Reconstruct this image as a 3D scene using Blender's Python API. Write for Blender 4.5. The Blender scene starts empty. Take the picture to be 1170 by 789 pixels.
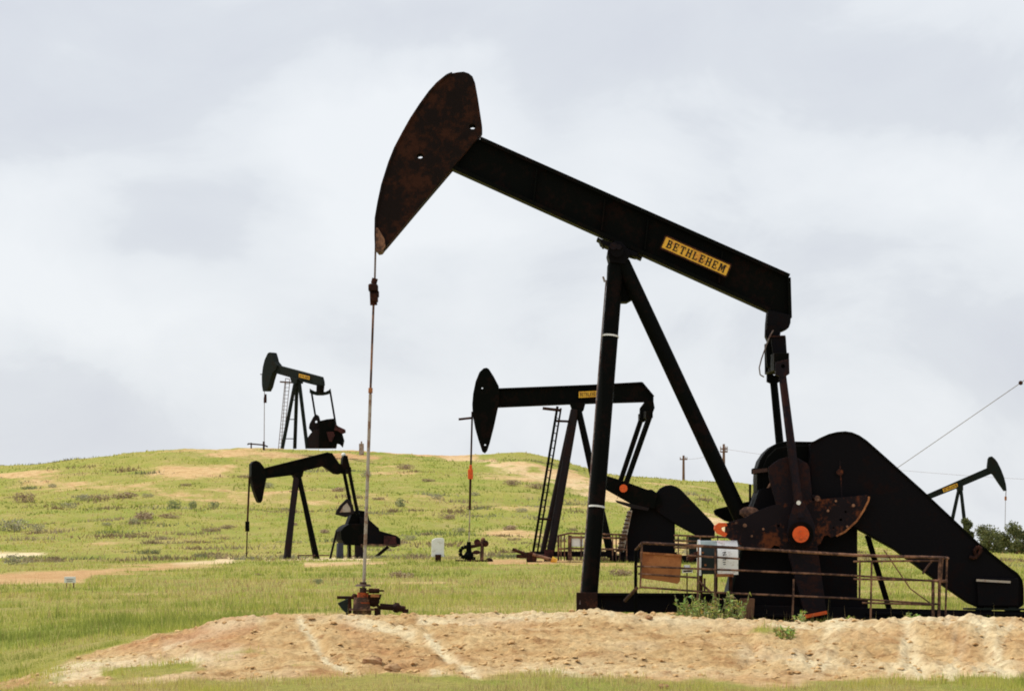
import bpy, math, random
import numpy as np
from mathutils import Vector
from mathutils.geometry import tessellate_polygon

random.seed(7); RNG = np.random.default_rng(11)
F = 4387.0; UC = 585.0; VH = 660.0            # focal length in photo pixels, horizon row: used to measure the photo
scene = bpy.context.scene
C = scene.collection

# ------------------------------------------------------------------ noise
def _hash(ix, iy, seed):
    h = (ix.astype(np.int64) * 374761393 + iy.astype(np.int64) * 668265263 + seed * 982451653) & 0xFFFFFFFF
    h = ((h ^ (h >> 13)) * 1274126177) & 0xFFFFFFFF
    return ((h ^ (h >> 16)) & 0xFFFF) / 65535.0
def vnoise(x, y, seed=0):
    ix = np.floor(x); iy = np.floor(y); fx = x - ix; fy = y - iy
    fx = fx * fx * (3 - 2 * fx); fy = fy * fy * (3 - 2 * fy)
    a = _hash(ix, iy, seed); b = _hash(ix + 1, iy, seed); c = _hash(ix, iy + 1, seed); d = _hash(ix + 1, iy + 1, seed)
    return (a * (1 - fx) + b * fx) * (1 - fy) + (c * (1 - fx) + d * fx) * fy
def fbm(x, y, seed=0, oct=4, gain=.5):
    s = 0; a = 1; t = 0
    for o in range(oct):
        s = s + a * vnoise(x * 2 ** o + 17 * o, y * 2 ** o - 9 * o, seed + o); t += a; a *= gain
    return s / t * 2 - 1
def sstep(a, b, x):
    t = np.clip((x - a) / (b - a), 0, 1); return t * t * (3 - 2 * t)

# ------------------------------------------------------------------ terrain height
US = np.array([-900, -400, 0, 100, 130, 200, 280, 400, 440, 520, 600, 650, 700, 760, 800, 860, 900, 950, 1000, 1050, 1170, 1600, 2100], float)
def row(d):
    k = sorted(d); return np.interp(US, k, [d[i] for i in k])
ROWS = [
 (-200, None, -1.7), (15, None, -1.75), (34, None, -1.62), (42, None, -1.45),
 (46, row({0: 790, 130: 789, 400: 787, 1170: 786}), 0),
 (48, row({0: 789, 130: 779, 280: 772, 400: 768, 1170: 768}), 0),
 (50, row({0: 787, 130: 767, 280: 751, 400: 747, 1170: 748}), 0),
 (52.5, row({0: 781, 130: 753, 280: 725, 400: 720, 1170: 724}), 0),
 (55, row({0: 774, 130: 741, 200: 724, 280: 707, 400: 703, 660: 701.5, 760: 700, 800: 703, 900: 708, 1000: 710, 1170: 709}), 0),
 (57, row({0: 764, 130: 735, 200: 721, 280: 706.5, 400: 702.5, 660: 701, 760: 699.5, 800: 702, 900: 707, 1000: 709, 1170: 708}), 0),
 (60, row({0: 750, 130: 729, 200: 720, 280: 715, 400: 713, 660: 713, 760: 713, 900: 716, 1170: 717}), 0),
 (72, row({0: 719, 130: 709, 280: 705, 400: 703, 700: 702, 1170: 706}), 0),
 (100, row({0: 686, 400: 682, 1170: 686}), 0),
 (130, row({0: 662, 400: 659, 1170: 664}), 0),
 (165, row({0: 648, 400: 641, 700: 641, 1170: 650}), 0),
 (200, row({0: 638, 400: 637, 700: 634, 1170: 642}), 0),
 (230, row({0: 612, 200: 606, 400: 610, 600: 612, 800: 615, 950: 628, 1170: 641}), 0),
 (270, row({0: 576, 200: 566, 400: 570, 600: 575, 800: 585, 950: 612, 1170: 640}), 0),
 (310, row({0: 549, 200: 534, 400: 538, 520: 541, 600: 544, 700: 558, 800: 562, 950: 600, 1050: 624, 1170: 636}), 0),
 (340, row({-400: 552, 0: 534, 100: 523, 200: 512, 300: 511, 440: 515, 520: 519, 570: 515, 620: 514, 650: 526, 700: 541, 800: 547, 860: 551, 950: 592, 1050: 618, 1170: 633, 1600: 640}), 0),
 (380, row({-400: 560, 0: 545, 100: 535, 200: 524, 300: 522, 440: 526, 520: 530, 600: 526, 650: 536, 700: 552, 800: 555, 860: 560, 950: 600, 1050: 622, 1170: 634, 1600: 640}), 0),
 (520, row({0: 600, 600: 590, 1000: 640, 1600: 645}), 0),
 (900, None, -1.0), (7000, None, -12.0)]
RY = np.array([r[0] for r in ROWS], float)
RZ = np.array([np.full(len(US), r[2], float) if r[1] is None else -(r[1] - VH) / F * r[0] for r in ROWS])
def ky(Y): return np.where(Y < 30, 5 * (Y - 30) / 60, 60 * np.log(np.maximum(Y, 30) / 30.0))     # resampled axis
def iky(k): return np.where(k < 0, 30 + k * 12, 30 * np.exp(np.maximum(k, 0) / 60.0))
KG = np.arange(-20, 328, .5); UG = np.arange(-900, 2101, 5.0)
_tmp = np.array([np.interp(UG, US, z) for z in RZ])
_Yg = iky(KG)
ZG = np.array([np.interp(_Yg, RY, _tmp[:, j]) for j in range(len(UG))]).T
def blur(a, n, ax):
    k = np.hanning(2 * n + 3)[1:-1]; k /= k.sum()
    pad = [(0, 0), (0, 0)]; pad[ax] = (n, n)
    b = np.pad(a, pad, mode='edge'); out = 0
    for i, w in enumerate(k):
        out = out + w * (b[i:i + a.shape[0]] if ax == 0 else b[:, i:i + a.shape[1]])
    return out
ZG = blur(blur(ZG, 4, 1), 2, 0)
def u_of(X, Y): return np.clip(UC + F * X / np.maximum(Y, 25), -899, 2099)
def zsmooth(X, Y):
    u = (u_of(X, Y) + 900) / 5.0; k = (np.clip(ky(Y), -19.9, 327) + 20) / .5
    iu = np.clip(np.floor(u).astype(int), 0, len(UG) - 2); ik = np.clip(np.floor(k).astype(int), 0, len(KG) - 2)
    fu = u - iu; fk = k - ik
    return (ZG[ik, iu] * (1 - fu) + ZG[ik, iu + 1] * fu) * (1 - fk) + (ZG[ik + 1, iu] * (1 - fu) + ZG[ik + 1, iu + 1] * fu) * fk
def blob(u, v, cu, cv, ru, rv):
    return np.exp(-((u - cu) / ru) ** 2 - ((v - cv) / rv) ** 2)
def seg(u, v, a, b, w):
    ax, ay = a; bx, by = b; L = (bx - ax) ** 2 + (by - ay) ** 2
    t = np.clip(((u - ax) * (bx - ax) + (v - ay) * (by - ay)) / L, 0, 1)
    d = np.hypot(u - ax - t * (bx - ax), v - ay - t * (by - ay)); return np.exp(-(d / w) ** 2)
def masks(X, Y):
    """bare-soil map of the ground: dirt, pale, red"""
    z = zsmooth(X, Y); u = u_of(X, Y); v = np.clip(VH - F * z / np.maximum(Y, 25), 400, 1100)
    n = fbm(X * .35, Y * .35, 5, 4); n2 = fbm(X * 1.3, Y * .6, 9, 4); n3 = fbm(X * .09, Y * .06, 21, 3)
    # berm
    near = sstep(46.3, 48.0, Y + 1.0 * n2 + .9 * n) * (1 - sstep(57.6, 59.5, Y + .8 * n))
    left = sstep(-30, 26, (u - 10) - (778 - v) * 3.2 + 50 * n2 + 30 * n)
    berm = near * np.where(u < 330, left, 1)
    low = sstep(.02, .35, n2 + .5 * n - .9 * sstep(48.8, 47.2, Y)) * .0
    grassy = .6 * seg(u, v, (120, 768), (230, 764), 6) + .8 * blob(u, v, 310, 752, 45, 8) + .25 * sstep(420, 120, u) * sstep(735, 768, v) + blob(u, v, 300, 752, 40, 9) + blob(u, v, 880, 725, 26, 9) * .9 + blob(u, v, 600, 768, 30, 7)
    berm = berm * (1 - np.clip(grassy * (.7 + 2.4 * n2 + 1.6 * n), 0, .9))
    dirt = berm
    far = (Y > 61) & (Y < 352)
    d2 = 1.25 * seg(u, v, (-60, 664), (90, 657), 9) + seg(u, v, (90, 653), (260, 641), 5) + .85 * seg(u, v, (250, 640), (420, 638), 3.2)
    d2 = d2 + 1.3 * seg(u, v, (-60, 635), (70, 635), 4.0)
    d2 = d2 + .68 * blob(u, v, 30, 547, 80, 5) + .75 * blob(u, v, 205, 536, 55, 6) + .5 * blob(u, v, 100, 556, 90, 5) + .6 * blob(u, v, 320, 560, 60, 5) + .5 * blob(u, v, 440, 540, 60, 5) + .5 * blob(u, v, 780, 560, 60, 8) + .6 * blob(u, v, 300, 520, 130, 5)
    d2 = d2 + 1.1 * seg(u, v, (385, 518), (520, 520), 5) + 1.5 * seg(u, v, (515, 521), (562, 527), 5) + 1.5 * seg(u, v, (562, 527), (650, 550), 8) + 1.5 * seg(u, v, (650, 550), (730, 574), 9) + 1.35 * seg(u, v, (730, 574), (860, 612), 9)
    d2 = d2 + .7 * seg(u, v, (560, 641), (760, 643), 4) + .45 * blob(u, v, 330, 703, 70, 4) + .55 * seg(u, v, (160, 738), (290, 722), 5) + .5 * seg(u, v, (420, 664), (520, 667), 4) + .5 * blob(u, v, 445, 656, 30, 5) + .75 * seg(u, v, (350, 645), (440, 642), 3)
    d2 = d2 + .55 * sstep(.12, .5, n3) * (v < 636) + .35 * sstep(.15, .5, n3) * (v > 655) + .25 * sstep(.3, .7, n)
    n4 = fbm(X * .12, Y * .10, 33, 5, .6); n5 = fbm(X * .5, Y * .3, 37, 4, .6)
    dirt = np.maximum(dirt, np.where(far, np.clip(.85 * d2 * (1 + .9 * n4 + .8 * n5) + .28 * (n4 + .6 * n5 - .15) * (d2 > .03), 0, .92), 0))
    pale = seg(u, v, (342, 708), (372, 750), 4) + seg(u, v, (372, 750), (418, 778), 5) + seg(u, v, (390, 705), (470, 722), 6)
    pale = pale + seg(u, v, (488, 726), (545, 775), 5) + seg(u, v, (496, 770), (530, 785), 5) + .8 * seg(u, v, (480, 706), (700, 703), 4) + .7 * seg(u, v, (700, 706), (1170, 716), 5)
    pale = pale + 1.2 * seg(u, v, (60, 768), (270, 745), 9) + .9 * seg(u, v, (190, 735), (300, 706), 5) + .8 * seg(u, v, (1040, 715), (1050, 770), 9) + .8 * seg(u, v, (1120, 715), (1150, 770), 10) + .5 * seg(u, v, (850, 745), (1170, 768), 9) + .7 * seg(u, v, (600, 762), (700, 778), 6)
    pale = pale * .8 + .75 * sstep(840, 980, u) * sstep(.0, .5, fbm(u * .035 + .15 * (v - 740) / 10, v * .012, 111, 4, .6))
    pale = pale * (Y < 60) + (1.2 * seg(u, v, (-60, 635), (70, 635), 4.5) + .6 * seg(u, v, (200, 641), (420, 638), 4) + .35 * seg(u, v, (515, 521), (860, 612), 9)) * (Y > 61)
    pale = np.clip(pale * (1 + .8 * n2) * (.75 + .6 * vnoise(X * 3, Y * 3, 63)) + .35 * sstep(.1, .5, fbm(X * .7, Y * .5, 67, 4)) * (Y < 60), 0, 1)
    red = seg(u, v, (140, 736), (290, 715), 6) + .9 * seg(u, v, (200, 716), (300, 702), 5) + blob(u, v, 250, 735, 40, 10) * .7 + .6 * seg(u, v, (395, 715), (480, 770), 12) + .4 * blob(u, v, 600, 720, 60, 8) + .5 * seg(u, v, (1085, 712), (1110, 755), 12) + .4 * seg(u, v, (1160, 715), (1175, 760), 14) + .8 * seg(u, v, (0, 788), (30, 786), 10)
    red = red * (Y < 60) + (.6 * seg(u, v, (-60, 664), (200, 650), 9) + .6 * seg(u, v, (380, 520), (560, 520), 6) + .5 * seg(u, v, (560, 641), (760, 643), 5)) * (Y > 61)
    red = np.clip(red * (.55 + .5 * n) + .25 * sstep(.15, .5, fbm(X * .8, Y * .8, 57, 4)) * (Y < 60), 0, 1)
    return dirt, pale, red, u, v
def height(X, Y, dirt=None):
    z = zsmooth(X, Y)
    bermw = sstep(46.0, 48.5, Y) * (1 - sstep(57.5, 60, Y))
    vv = np.clip(VH - F * z / np.maximum(Y, 25), 400, 1100); u0 = u_of(X, Y)
    rut = 0
    for a, b, c, w_ in (((342, 706), (370, 742), (420, 780), 5.5), ((488, 718), (512, 748), (548, 780), 5.5), ((390, 704), (430, 712), (480, 730), 4.5), ((905, 712), (930, 745), (985, 778), 6), ((1035, 714), (1042, 745), (1060, 778), 6), ((1120, 714), (1128, 748), (1160, 778), 6), ((1000, 716), (1075, 740), (1110, 778), 5), ((850, 715), (862, 740), (840, 775), 6)):
        rut = rut + seg(u0, vv, a, b, w_) + seg(u0, vv, b, c, w_) * .9 - .45 * (seg(u0, vv, (a[0] + 13, a[1]), (b[0] + 13, b[1]), 6) + seg(u0, vv, (b[0] + 13, b[1]), (c[0] + 13, c[1]), 6))
    if dirt is not None: bermw = bermw * dirt
    z = z - bermw * .034 * rut * sstep(706, 722, vv)
    hillw = sstep(205, 250, Y)
    z = z + (.030 * fbm(X * .8, Y * .8, 31, 3)) * sstep(10, 40, Y) * (1 - hillw)
    z = z + bermw * (.12 * fbm(X * .8, Y * 1.0, 41, 6, .62) + .05 * np.abs(fbm(X * 3.2, Y * 4.2, 51, 4, .6)) + .05 * vnoise(X * 7, Y * 7, 55) ** 3 + .022 * fbm(X * 13, Y * 13, 58, 2) - .04)
    uu = u_of(X, Y)
    cr = (1 - np.abs(np.clip((Y - 56) / 2.6, -1, 1)))
    z = z + bermw * cr * (-.05 * blob(uu, 0, 930, 0, 30, 1) + .05 * blob(uu, 0, 758, 0, 22, 1) + .05 * blob(uu, 0, 1045, 0, 22, 1) + .045 * blob(uu, 0, 955, 0, 14, 1) + .04 * blob(uu, 0, 250, 0, 25, 1) + .03 * fbm(uu * .03, Y * .7, 83, 4, .65))
    er = sstep(820, 1000, uu) * sstep(47.5, 50, Y) * (1 - sstep(54.5, 57, Y))
    z = z + bermw * er * .17 * fbm(X * 1.5 + .25 * Y, Y * .22, 81, 4, .6)
    z = z + hillw * (.55 * fbm(X * .05, Y * .045, 61, 3) + .30 * fbm(X * .22, Y * .16, 71, 5, .6))
    return z
def gz(x, y): return float(height(np.array([x]), np.array([y]))[0])
def gz_full(x, y):
    X = np.array([float(x)]); Y = np.array([float(y)]); return float(height(X, Y, masks(X, Y)[0])[0])
def at(u, v, Y): return Vector(((u - UC) / F * Y, Y, -(v - VH) / F * Y))
def ground_hit(u, v, y0=62, y1=345):
    Ys = np.arange(y0, y1, .4); X = (u - UC) / F * Ys; ray = -(v - VH) / F * Ys; h = height(X, Ys)
    i = np.nonzero(h >= ray)[0]
    Y = float(Ys[i[0]]) if len(i) else y1 - 6
    x = (u - UC) / F * Y
    return Vector((x, Y, gz(x, Y)))

# ------------------------------------------------------------------ materials
def newmat(name):
    m = bpy.data.materials.new(name); m.use_nodes = True
    nt = m.node_tree; return m, nt, nt.nodes['Principled BSDF']
def N(nt, t, **k):
    n = nt.nodes.new(t)
    for a, b in k.items():
        if a in n.inputs: n.inputs[a].default_value = b
        else: setattr(n, a, b)
    return n
def ramp(nt, src, stops):
    r = nt.nodes.new('ShaderNodeValToRGB'); e = r.color_ramp.elements
    e[0].position, e[0].color = stops[0][0], (*stops[0][1], 1)
    e[1].position, e[1].color = stops[-1][0], (*stops[-1][1], 1)
    for p, c in stops[1:-1]:
        q = e.new(p); q.color = (*c, 1)
    nt.links.new(src, r.inputs[0]); return r.outputs[0]
def mixc(nt, fac, a, b, typ='MIX'):
    m = nt.nodes.new('ShaderNodeMix'); m.data_type = 'RGBA'; m.blend_type = typ
    for i, x in ((0, fac), (6, a), (7, b)):
        if hasattr(x, 'is_output'): nt.links.new(x, m.inputs[i])
        else: m.inputs[i].default_value = x if i == 0 else (*x, 1)
    return m.outputs[2]
def paint(name, base, worn, amount=.5, scale=3.0, rough=.55, spec=.3, metal=0, bump=.15):
    """weathered paint: base colour with patches and specks of a worn colour"""
    m, nt, b = newmat(name); L = nt.links.new
    tc = N(nt, 'ShaderNodeTexCoord')
    n1 = N(nt, 'ShaderNodeTexNoise', Scale=scale, Detail=7.0, Roughness=.65); L(tc.outputs['Object'], n1.inputs['Vector'])
    n2 = N(nt, 'ShaderNodeTexNoise', Scale=scale * 7, Detail=4.0, Roughness=.7); L(tc.outputs['Object'], n2.inputs['Vector'])
    add = N(nt, 'ShaderNodeMath', operation='MULTIPLY_ADD'); L(n2.outputs[0], add.inputs[0]); add.inputs[1].default_value = .55; L(n1.outputs[0], add.inputs[2])
    c = 1.0 - .45 * amount
    k = ramp(nt, add.outputs[0], [(c - .06, (0, 0, 0)), (c + .09, (1, 1, 1))])
    col = mixc(nt, k, base, worn); L(col, b.inputs['Base Color'])
    rr = N(nt, 'ShaderNodeMath', operation='MULTIPLY_ADD'); L(k, rr.inputs[0]); rr.inputs[1].default_value = .3; rr.inputs[2].default_value = rough; L(rr.outputs[0], b.inputs['Roughness'])
    b.inputs['Specular IOR Level'].default_value = spec; b.inputs['Metallic'].default_value = metal
    bp = N(nt, 'ShaderNodeBump', Strength=bump, Distance=.02); L(add.outputs[0], bp.inputs['Height']); L(bp.outputs[0], b.inputs['Normal'])
    return m
M = {}
M['black'] = paint('black_paint', (.0030, .0034, .0028), (.011, .006, .005), .35, 1.8, .5, .03)
M['crank'] = paint('grimy_black_steel', (.009, .006, .009), (.032, .013, .011), .42, 3.0, .6, .10, bump=.2)
M['black2'] = paint('sooty_black_paint', (.0028, .0022, .0035), (.010, .005, .005), .3, 1.5, .6, .08)
M['head'] = paint('rusted_black_paint', (.010, .0055, .005), (.042, .016, .010), .50, 2.0, .8, .12, bump=.3)
M['rustblack'] = paint('rusty_dark_steel', (.010, .006, .008), (.14, .042, .018), .27, 2.2, .7, .12, bump=.3)
M['rust'] = paint('rust', (.20, .070, .030), (.42, .17, .07), .6, 5, .85, .2, bump=.3)
M['darkrust'] = paint('dark_rust', (.022, .009, .007), (.075, .026, .016), .42, 5, .8, .12, bump=.2)
M['rail'] = paint('rusty_pipe', (.060, .028, .019), (.28, .14, .085), .46, 2.5, .7, .3)
M['orange'] = paint('safety_orange', (.80, .11, .015), (.45, .09, .03), .35, 14, .5, .3)
M['copper'] = paint('rust_sheet', (.42, .165, .060), (.30, .11, .045), .5, 2.2, .8, .2, bump=.1)
M['silver'] = paint('aluminium_paint', (.90, .88, .84), (.60, .52, .46), .30, 4, .35, .5, 0, .05)
M['dkgreen'] = paint('dark_green_enamel', (.004, .010, .008), (.006, .007, .005), .3, 4, .4, .25)
M['green'] = paint('faded_green_paint', (.008, .012, .010), (.016, .012, .009), .3, 2, .6, .12)
M['brown'] = paint('faded_brown_paint', (.011, .007, .008), (.024, .012, .011), .4, 1.0, .65, .15)
M['grey'] = paint('bare_steel', (.42, .36, .31), (.26, .15, .10), .45, 4, .45, .5, .4)
M['darksteel'] = paint('oiled_steel', (.07, .05, .045), (.14, .06, .04), .4, 4, .5, .4, .3)
M['yellow'] = paint('yellow_sign_enamel', (.85, .46, .035), (.55, .20, .04), .38, 6, .45, .4, bump=.03)
M['signblack'] = paint('sign_lettering_black', (.02, .015, .01), (.05, .03, .02), .2, 5, .6, .2)
M['white'] = paint('white_paint', (.78, .78, .76), (.55, .52, .46), .3, 4, .6, .3)
M['tee'] = paint('flaking_orange_paint', (.50, .085, .02), (.16, .05, .025), .55, 9, .7, .2)
M['wood'] = paint('weathered_wood', (.20, .10, .055), (.11, .055, .035), .5, 6, .85, .2, bump=.3)
M['polewood'] = paint('pole_wood', (.16, .09, .065), (.26, .15, .10), .5, 3, .9, .1)
M['redp'] = paint('dull_red_paint', (.075, .018, .018), (.03, .012, .012), .5, 2, .7, .2)
M['bluegrey'] = paint('blue_grey_paint', (.03, .032, .05), (.015, .015, .02), .4, 2, .5, .4)
M['cable'] = paint('steel_cable', (.26, .22, .20), (.14, .08, .07), .5, 6, .5, .4, .3)
M['stone'] = paint('tan_stone', (.42, .27, .14), (.30, .16, .08), .5, 7, .95, .1, bump=.4)

M['clod'] = paint('soil_clods', (.60, .41, .20), (.42, .25, .11), .5, 1.6, .95, .05, bump=.2)
def veg_mat(name, transl=.25):
    m, nt, b = newmat(name); L = nt.links.new
    a = N(nt, 'ShaderNodeAttribute', attribute_name='col'); L(a.outputs['Color'], b.inputs['Base Color'])
    b.inputs['Roughness'].default_value = .75; b.inputs['Specular IOR Level'].default_value = .15
    tr = N(nt, 'ShaderNodeBsdfTranslucent'); L(a.outputs['Color'], tr.inputs['Color'])
    mx = N(nt, 'ShaderNodeMixShader', Fac=transl); out = nt.nodes['Material Output']
    L(b.outputs[0], mx.inputs[1]); L(tr.outputs[0], mx.inputs[2]); L(mx.outputs[0], out.inputs['Surface'])
    return m
M['grass'] = veg_mat('grass_blades', .35); M['leaf'] = veg_mat('leaves', .2)

def ground_mat():
    m, nt, b = newmat('prairie_ground'); L = nt.links.new
    geo = N(nt, 'ShaderNodeNewGeometry'); P = geo.outputs['Position']
    def noise(s, d=6.0, r=.6, vec=P, stretch=None):
        n = N(nt, 'ShaderNodeTexNoise', Scale=s, Detail=d, Roughness=r)
        if stretch:
            mp = N(nt, 'ShaderNodeMapping'); mp.inputs['Scale'].default_value = stretch; L(vec, mp.inputs['Vector']); L(mp.outputs[0], n.inputs['Vector'])
        else: L(vec, n.inputs['Vector'])
        return n.outputs[0]
    def attr(n): return N(nt, 'ShaderNodeAttribute', attribute_name=n).outputs['Fac']
    def math_(op, a, b_, c=None):
        q = N(nt, 'ShaderNodeMath', operation=op)
        for i, x in enumerate((a, b_, c)):
            if x is None: continue
            if hasattr(x, 'is_output'): L(x, q.inputs[i])
            else: q.inputs[i].default_value = x
        return q.outputs[0]
    big = noise(.06, 6, .65, stretch=(.7, .9, 1)); mid = noise(.45, 6, .65, stretch=(1, .45, 1)); fine = noise(7, 7, .75)
    g1 = ramp(nt, big, [(.30, (.20, .225, .042)), (.44, (.34, .30, .080)), (.56, (.22, .26, .045)), (.72, (.42, .31, .12))])
    g2 = ramp(nt, mid, [(.30, (.44, .33, .15)), (.46, (.36, .33, .085)), (.60, (.25, .29, .045)), (.74, (.16, .19, .04))])
    g = mixc(nt, .55, g1, g2)
    gs = ramp(nt, fine, [(.30, (.55, .52, .5)), (.52, (1, 1, 1)), (.72, (1.35, 1.25, 1.1))])
    g = mixc(nt, .8, g, gs, 'MULTIPLY')
    # small dry flecks on the hill
    fl = noise(1.6, 5, .8, stretch=(1, .5, 1)); flk = ramp(nt, fl, [(.60, (0, 0, 0)), (.70, (1, 1, 1))])
    g = mixc(nt, math_('MULTIPLY', flk, .55), g, (.24, .16, .09))
    # soil
    sn = noise(1.4, 8, .7); sf = noise(11, 7, .75); sv = noise(3.6, 6, .7)
    s = ramp(nt, sn, [(.30, (.33, .175, .070)), (.45, (.54, .352, .160)), (.58, (.66, .48, .245)), (.72, (.43, .25, .105))])
    s = mixc(nt, attr('pale'), s, (.78, .66, .42))
    s = mixc(nt, math_('MULTIPLY', attr('red'), .75), s, (.43, .17, .065))
    sp = ramp(nt, sv, [(.56, (0, 0, 0)), (.68, (1, 1, 1))])
    s = mixc(nt, math_('MULTIPLY', sp, .7), s, (.34, .165, .065))
    s = mixc(nt, .85, s, ramp(nt, sf, [(.32, (.62, .56, .50)), (.52, (1, 1, 1)), (.7, (1.22, 1.22, 1.2))]), 'MULTIPLY')
    d = math_('ADD', attr('dirt'), math_('MULTIPLY', math_('SUBTRACT', noise(2.2, 7, .75, stretch=(1, .6, 1)), .5), 1.1))
    k = ramp(nt, d, [(.26, (0, 0, 0)), (.74, (1, 1, 1))])
    L(mixc(nt, k, g, s), b.inputs['Base Color'])
    b.inputs['Roughness'].default_value = .95; b.inputs['Specular IOR Level'].default_value = .1
    h = math_('ADD', math_('MULTIPLY', sf, .5), sv)
    bp = N(nt, 'ShaderNodeBump', Strength=.55, Distance=.09); bp.inputs['Strength'].default_value = .9; bp.inputs['Distance'].default_value = .13; L(h, bp.inputs['Height']); L(bp.outputs[0], b.inputs['Normal'])
    return m
M['ground'] = ground_mat()

# ------------------------------------------------------------------ mesh building
def tagobj(o, label=None, cat=None, group=None, kind=None):
    if label: o['label'] = label
    if cat: o['category'] = cat
    if group: o['group'] = group
    if kind: o['kind'] = kind
    return o
def thing(name, label, cat, loc, group=None):
    o = bpy.data.objects.new(name, None); C.objects.link(o); o.location = loc; o.empty_display_size = .3
    return tagobj(o, label, cat, group)
def root_loc(parent):
    l = Vector((0, 0, 0))
    while parent is not None: l += parent.location; parent = parent.parent
    return l
class MB:
    def __init__(s): s.v = []; s.f = []; s.s = []
    def add(s, vs, fs, smooth=False):
        b = len(s.v); s.v += [Vector(p) for p in vs]; s.f += [[i + b for i in f] for f in fs]; s.s += [smooth] * len(fs); return s
    def tube(s, p0, p1, r0, r1=None, n=12, cap=True):
        p0, p1 = Vector(p0), Vector(p1); r1 = r0 if r1 is None else r1
        d = (p1 - p0).normalized(); a = Vector((0, 0, 1)) if abs(d.z) < .9 else Vector((1, 0, 0))
        x = d.cross(a).normalized(); y = d.cross(x)
        vs = [p + (x * math.cos(2 * math.pi * i / n) + y * math.sin(2 * math.pi * i / n)) * r for p, r in ((p0, r0), (p1, r1)) for i in range(n)]
        s.add(vs, [[i, (i + 1) % n, n + (i + 1) % n, n + i][::-1] for i in range(n)], True)
        if cap: s.add(vs, [list(range(n)), list(range(2 * n - 1, n - 1, -1))])
        return s
    def path(s, pts, r, n=8):
        for a, b in zip(pts[:-1], pts[1:]): s.tube(a, b, r, None, n)
        return s
    def ball(s, c, r, n=10, sq=(1, 1, 1)):
        c = Vector(c); vs = []; fs = []
        for j in range(n // 2 + 1):
            t = math.pi * j / (n // 2)
            for i in range(n):
                p = 2 * math.pi * i / n; vs.append(c + Vector((math.sin(t) * math.cos(p) * r * sq[0], math.sin(t) * math.sin(p) * r * sq[1], math.cos(t) * r * sq[2])))
        for j in range(n // 2):
            for i in range(n): fs.append([j * n + i, (j + 1) * n + i, (j + 1) * n + (i + 1) % n, j * n + (i + 1) % n])
        return s.add(vs, fs, True)
    def box(s, c, sx, sy, sz, ax=None):
        """box centred at c; ax = (x, y, z) unit axes"""
        c = Vector(c); X, Y, Z = ax or (Vector((1, 0, 0)), Vector((0, 1, 0)), Vector((0, 0, 1)))
        vs = [c + X * (i * sx / 2) + Y * (j * sy / 2) + Z * (k * sz / 2) for i in (-1, 1) for j in (-1, 1) for k in (-1, 1)]
        return s.add(vs, [[0, 1, 3, 2], [4, 6, 7, 5], [0, 4, 5, 1], [2, 3, 7, 6], [0, 2, 6, 4], [1, 5, 7, 3]])
    def bar(s, p0, p1, w, h, n):
        """rectangular bar p0-p1, w across the direction n, h across the rest"""
        p0, p1 = Vector(p0), Vector(p1); d = (p1 - p0); L = d.length; d.normalize(); q = d.cross(n).normalized(); m = q.cross(d)
        return s.box((p0 + p1) / 2, L, w, h, (d, m, q))
    def hbeam(s, p0, p1, w, h, n, t=.03):
        """H section: two flanges across n and the web between"""
        p0, p1 = Vector(p0), Vector(p1); d = (p1 - p0).normalized(); q = d.cross(n).normalized()
        s.bar(p0 + q * (h / 2 - t / 2), p1 + q * (h / 2 - t / 2), w, t, n); s.bar(p0 - q * (h / 2 - t / 2), p1 - q * (h / 2 - t / 2), w, t, n)
        return s.bar(p0, p1, t, h - 2 * t - .002, n)
    def prism(s, loops, n, th):
        """loops: world-space outlines in one plane (first the outer, then holes), thickened by th along n"""
        n = Vector(n).normalized(); flat = [p for l in loops for p in l]; K = len(flat)
        # 2D
        o = flat[0]; ex = None
        ex = Vector((-n.y, n.x, 0)).normalized() if abs(n.z) < .9 else Vector((1, 0, 0)); ey = n.cross(ex)
        l2 = [[Vector(((p - o).dot(ex), (p - o).dot(ey), 0)) for p in l] for l in loops]
        tri = tessellate_polygon(l2); vs = [p - n * th / 2 for p in flat] + [p + n * th / 2 for p in flat]
        f2 = [p for l in l2 for p in l]; fs = []
        for a, b, c in tri:
            area = (f2[b] - f2[a]).cross(f2[c] - f2[a]).z
            if abs(area) < 1e-12: continue
            if area < 0: b, c = c, b
            fs.append([a, c, b]); fs.append([a + K, b + K, c + K])
        base = 0
        for li, l in enumerate(l2):
            A = sum(l[i].x * l[(i + 1) % len(l)].y - l[(i + 1) % len(l)].x * l[i].y for i in range(len(l)))
            for i in range(len(l)):
                a = base + i; b = base + (i + 1) % len(l); q = [a, b, b + K, a + K]
                if (A < 0) != (li > 0): q.reverse()
                fs.append(q)
            base += len(l)
        return s.add(vs, fs)
    def build(s, name, mat, parent=None, bevel=0, label=None):
        me = bpy.data.meshes.new(name); off = root_loc(parent)
        me.from_pydata([tuple(p - off) for p in s.v], [], s.f); me.materials.append(M[mat] if isinstance(mat, str) else mat)
        me.polygons.foreach_set('use_smooth', s.s); me.update()
        o = bpy.data.objects.new(name, me); C.objects.link(o)
        if parent is not None: o.parent = parent
        if bevel:
            b = o.modifiers.new('Bevel', 'BEVEL'); b.width = bevel; b.segments = 2; b.limit_method = 'ANGLE'; b.angle_limit = .7
        if label: o['label'] = label
        return o
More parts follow.
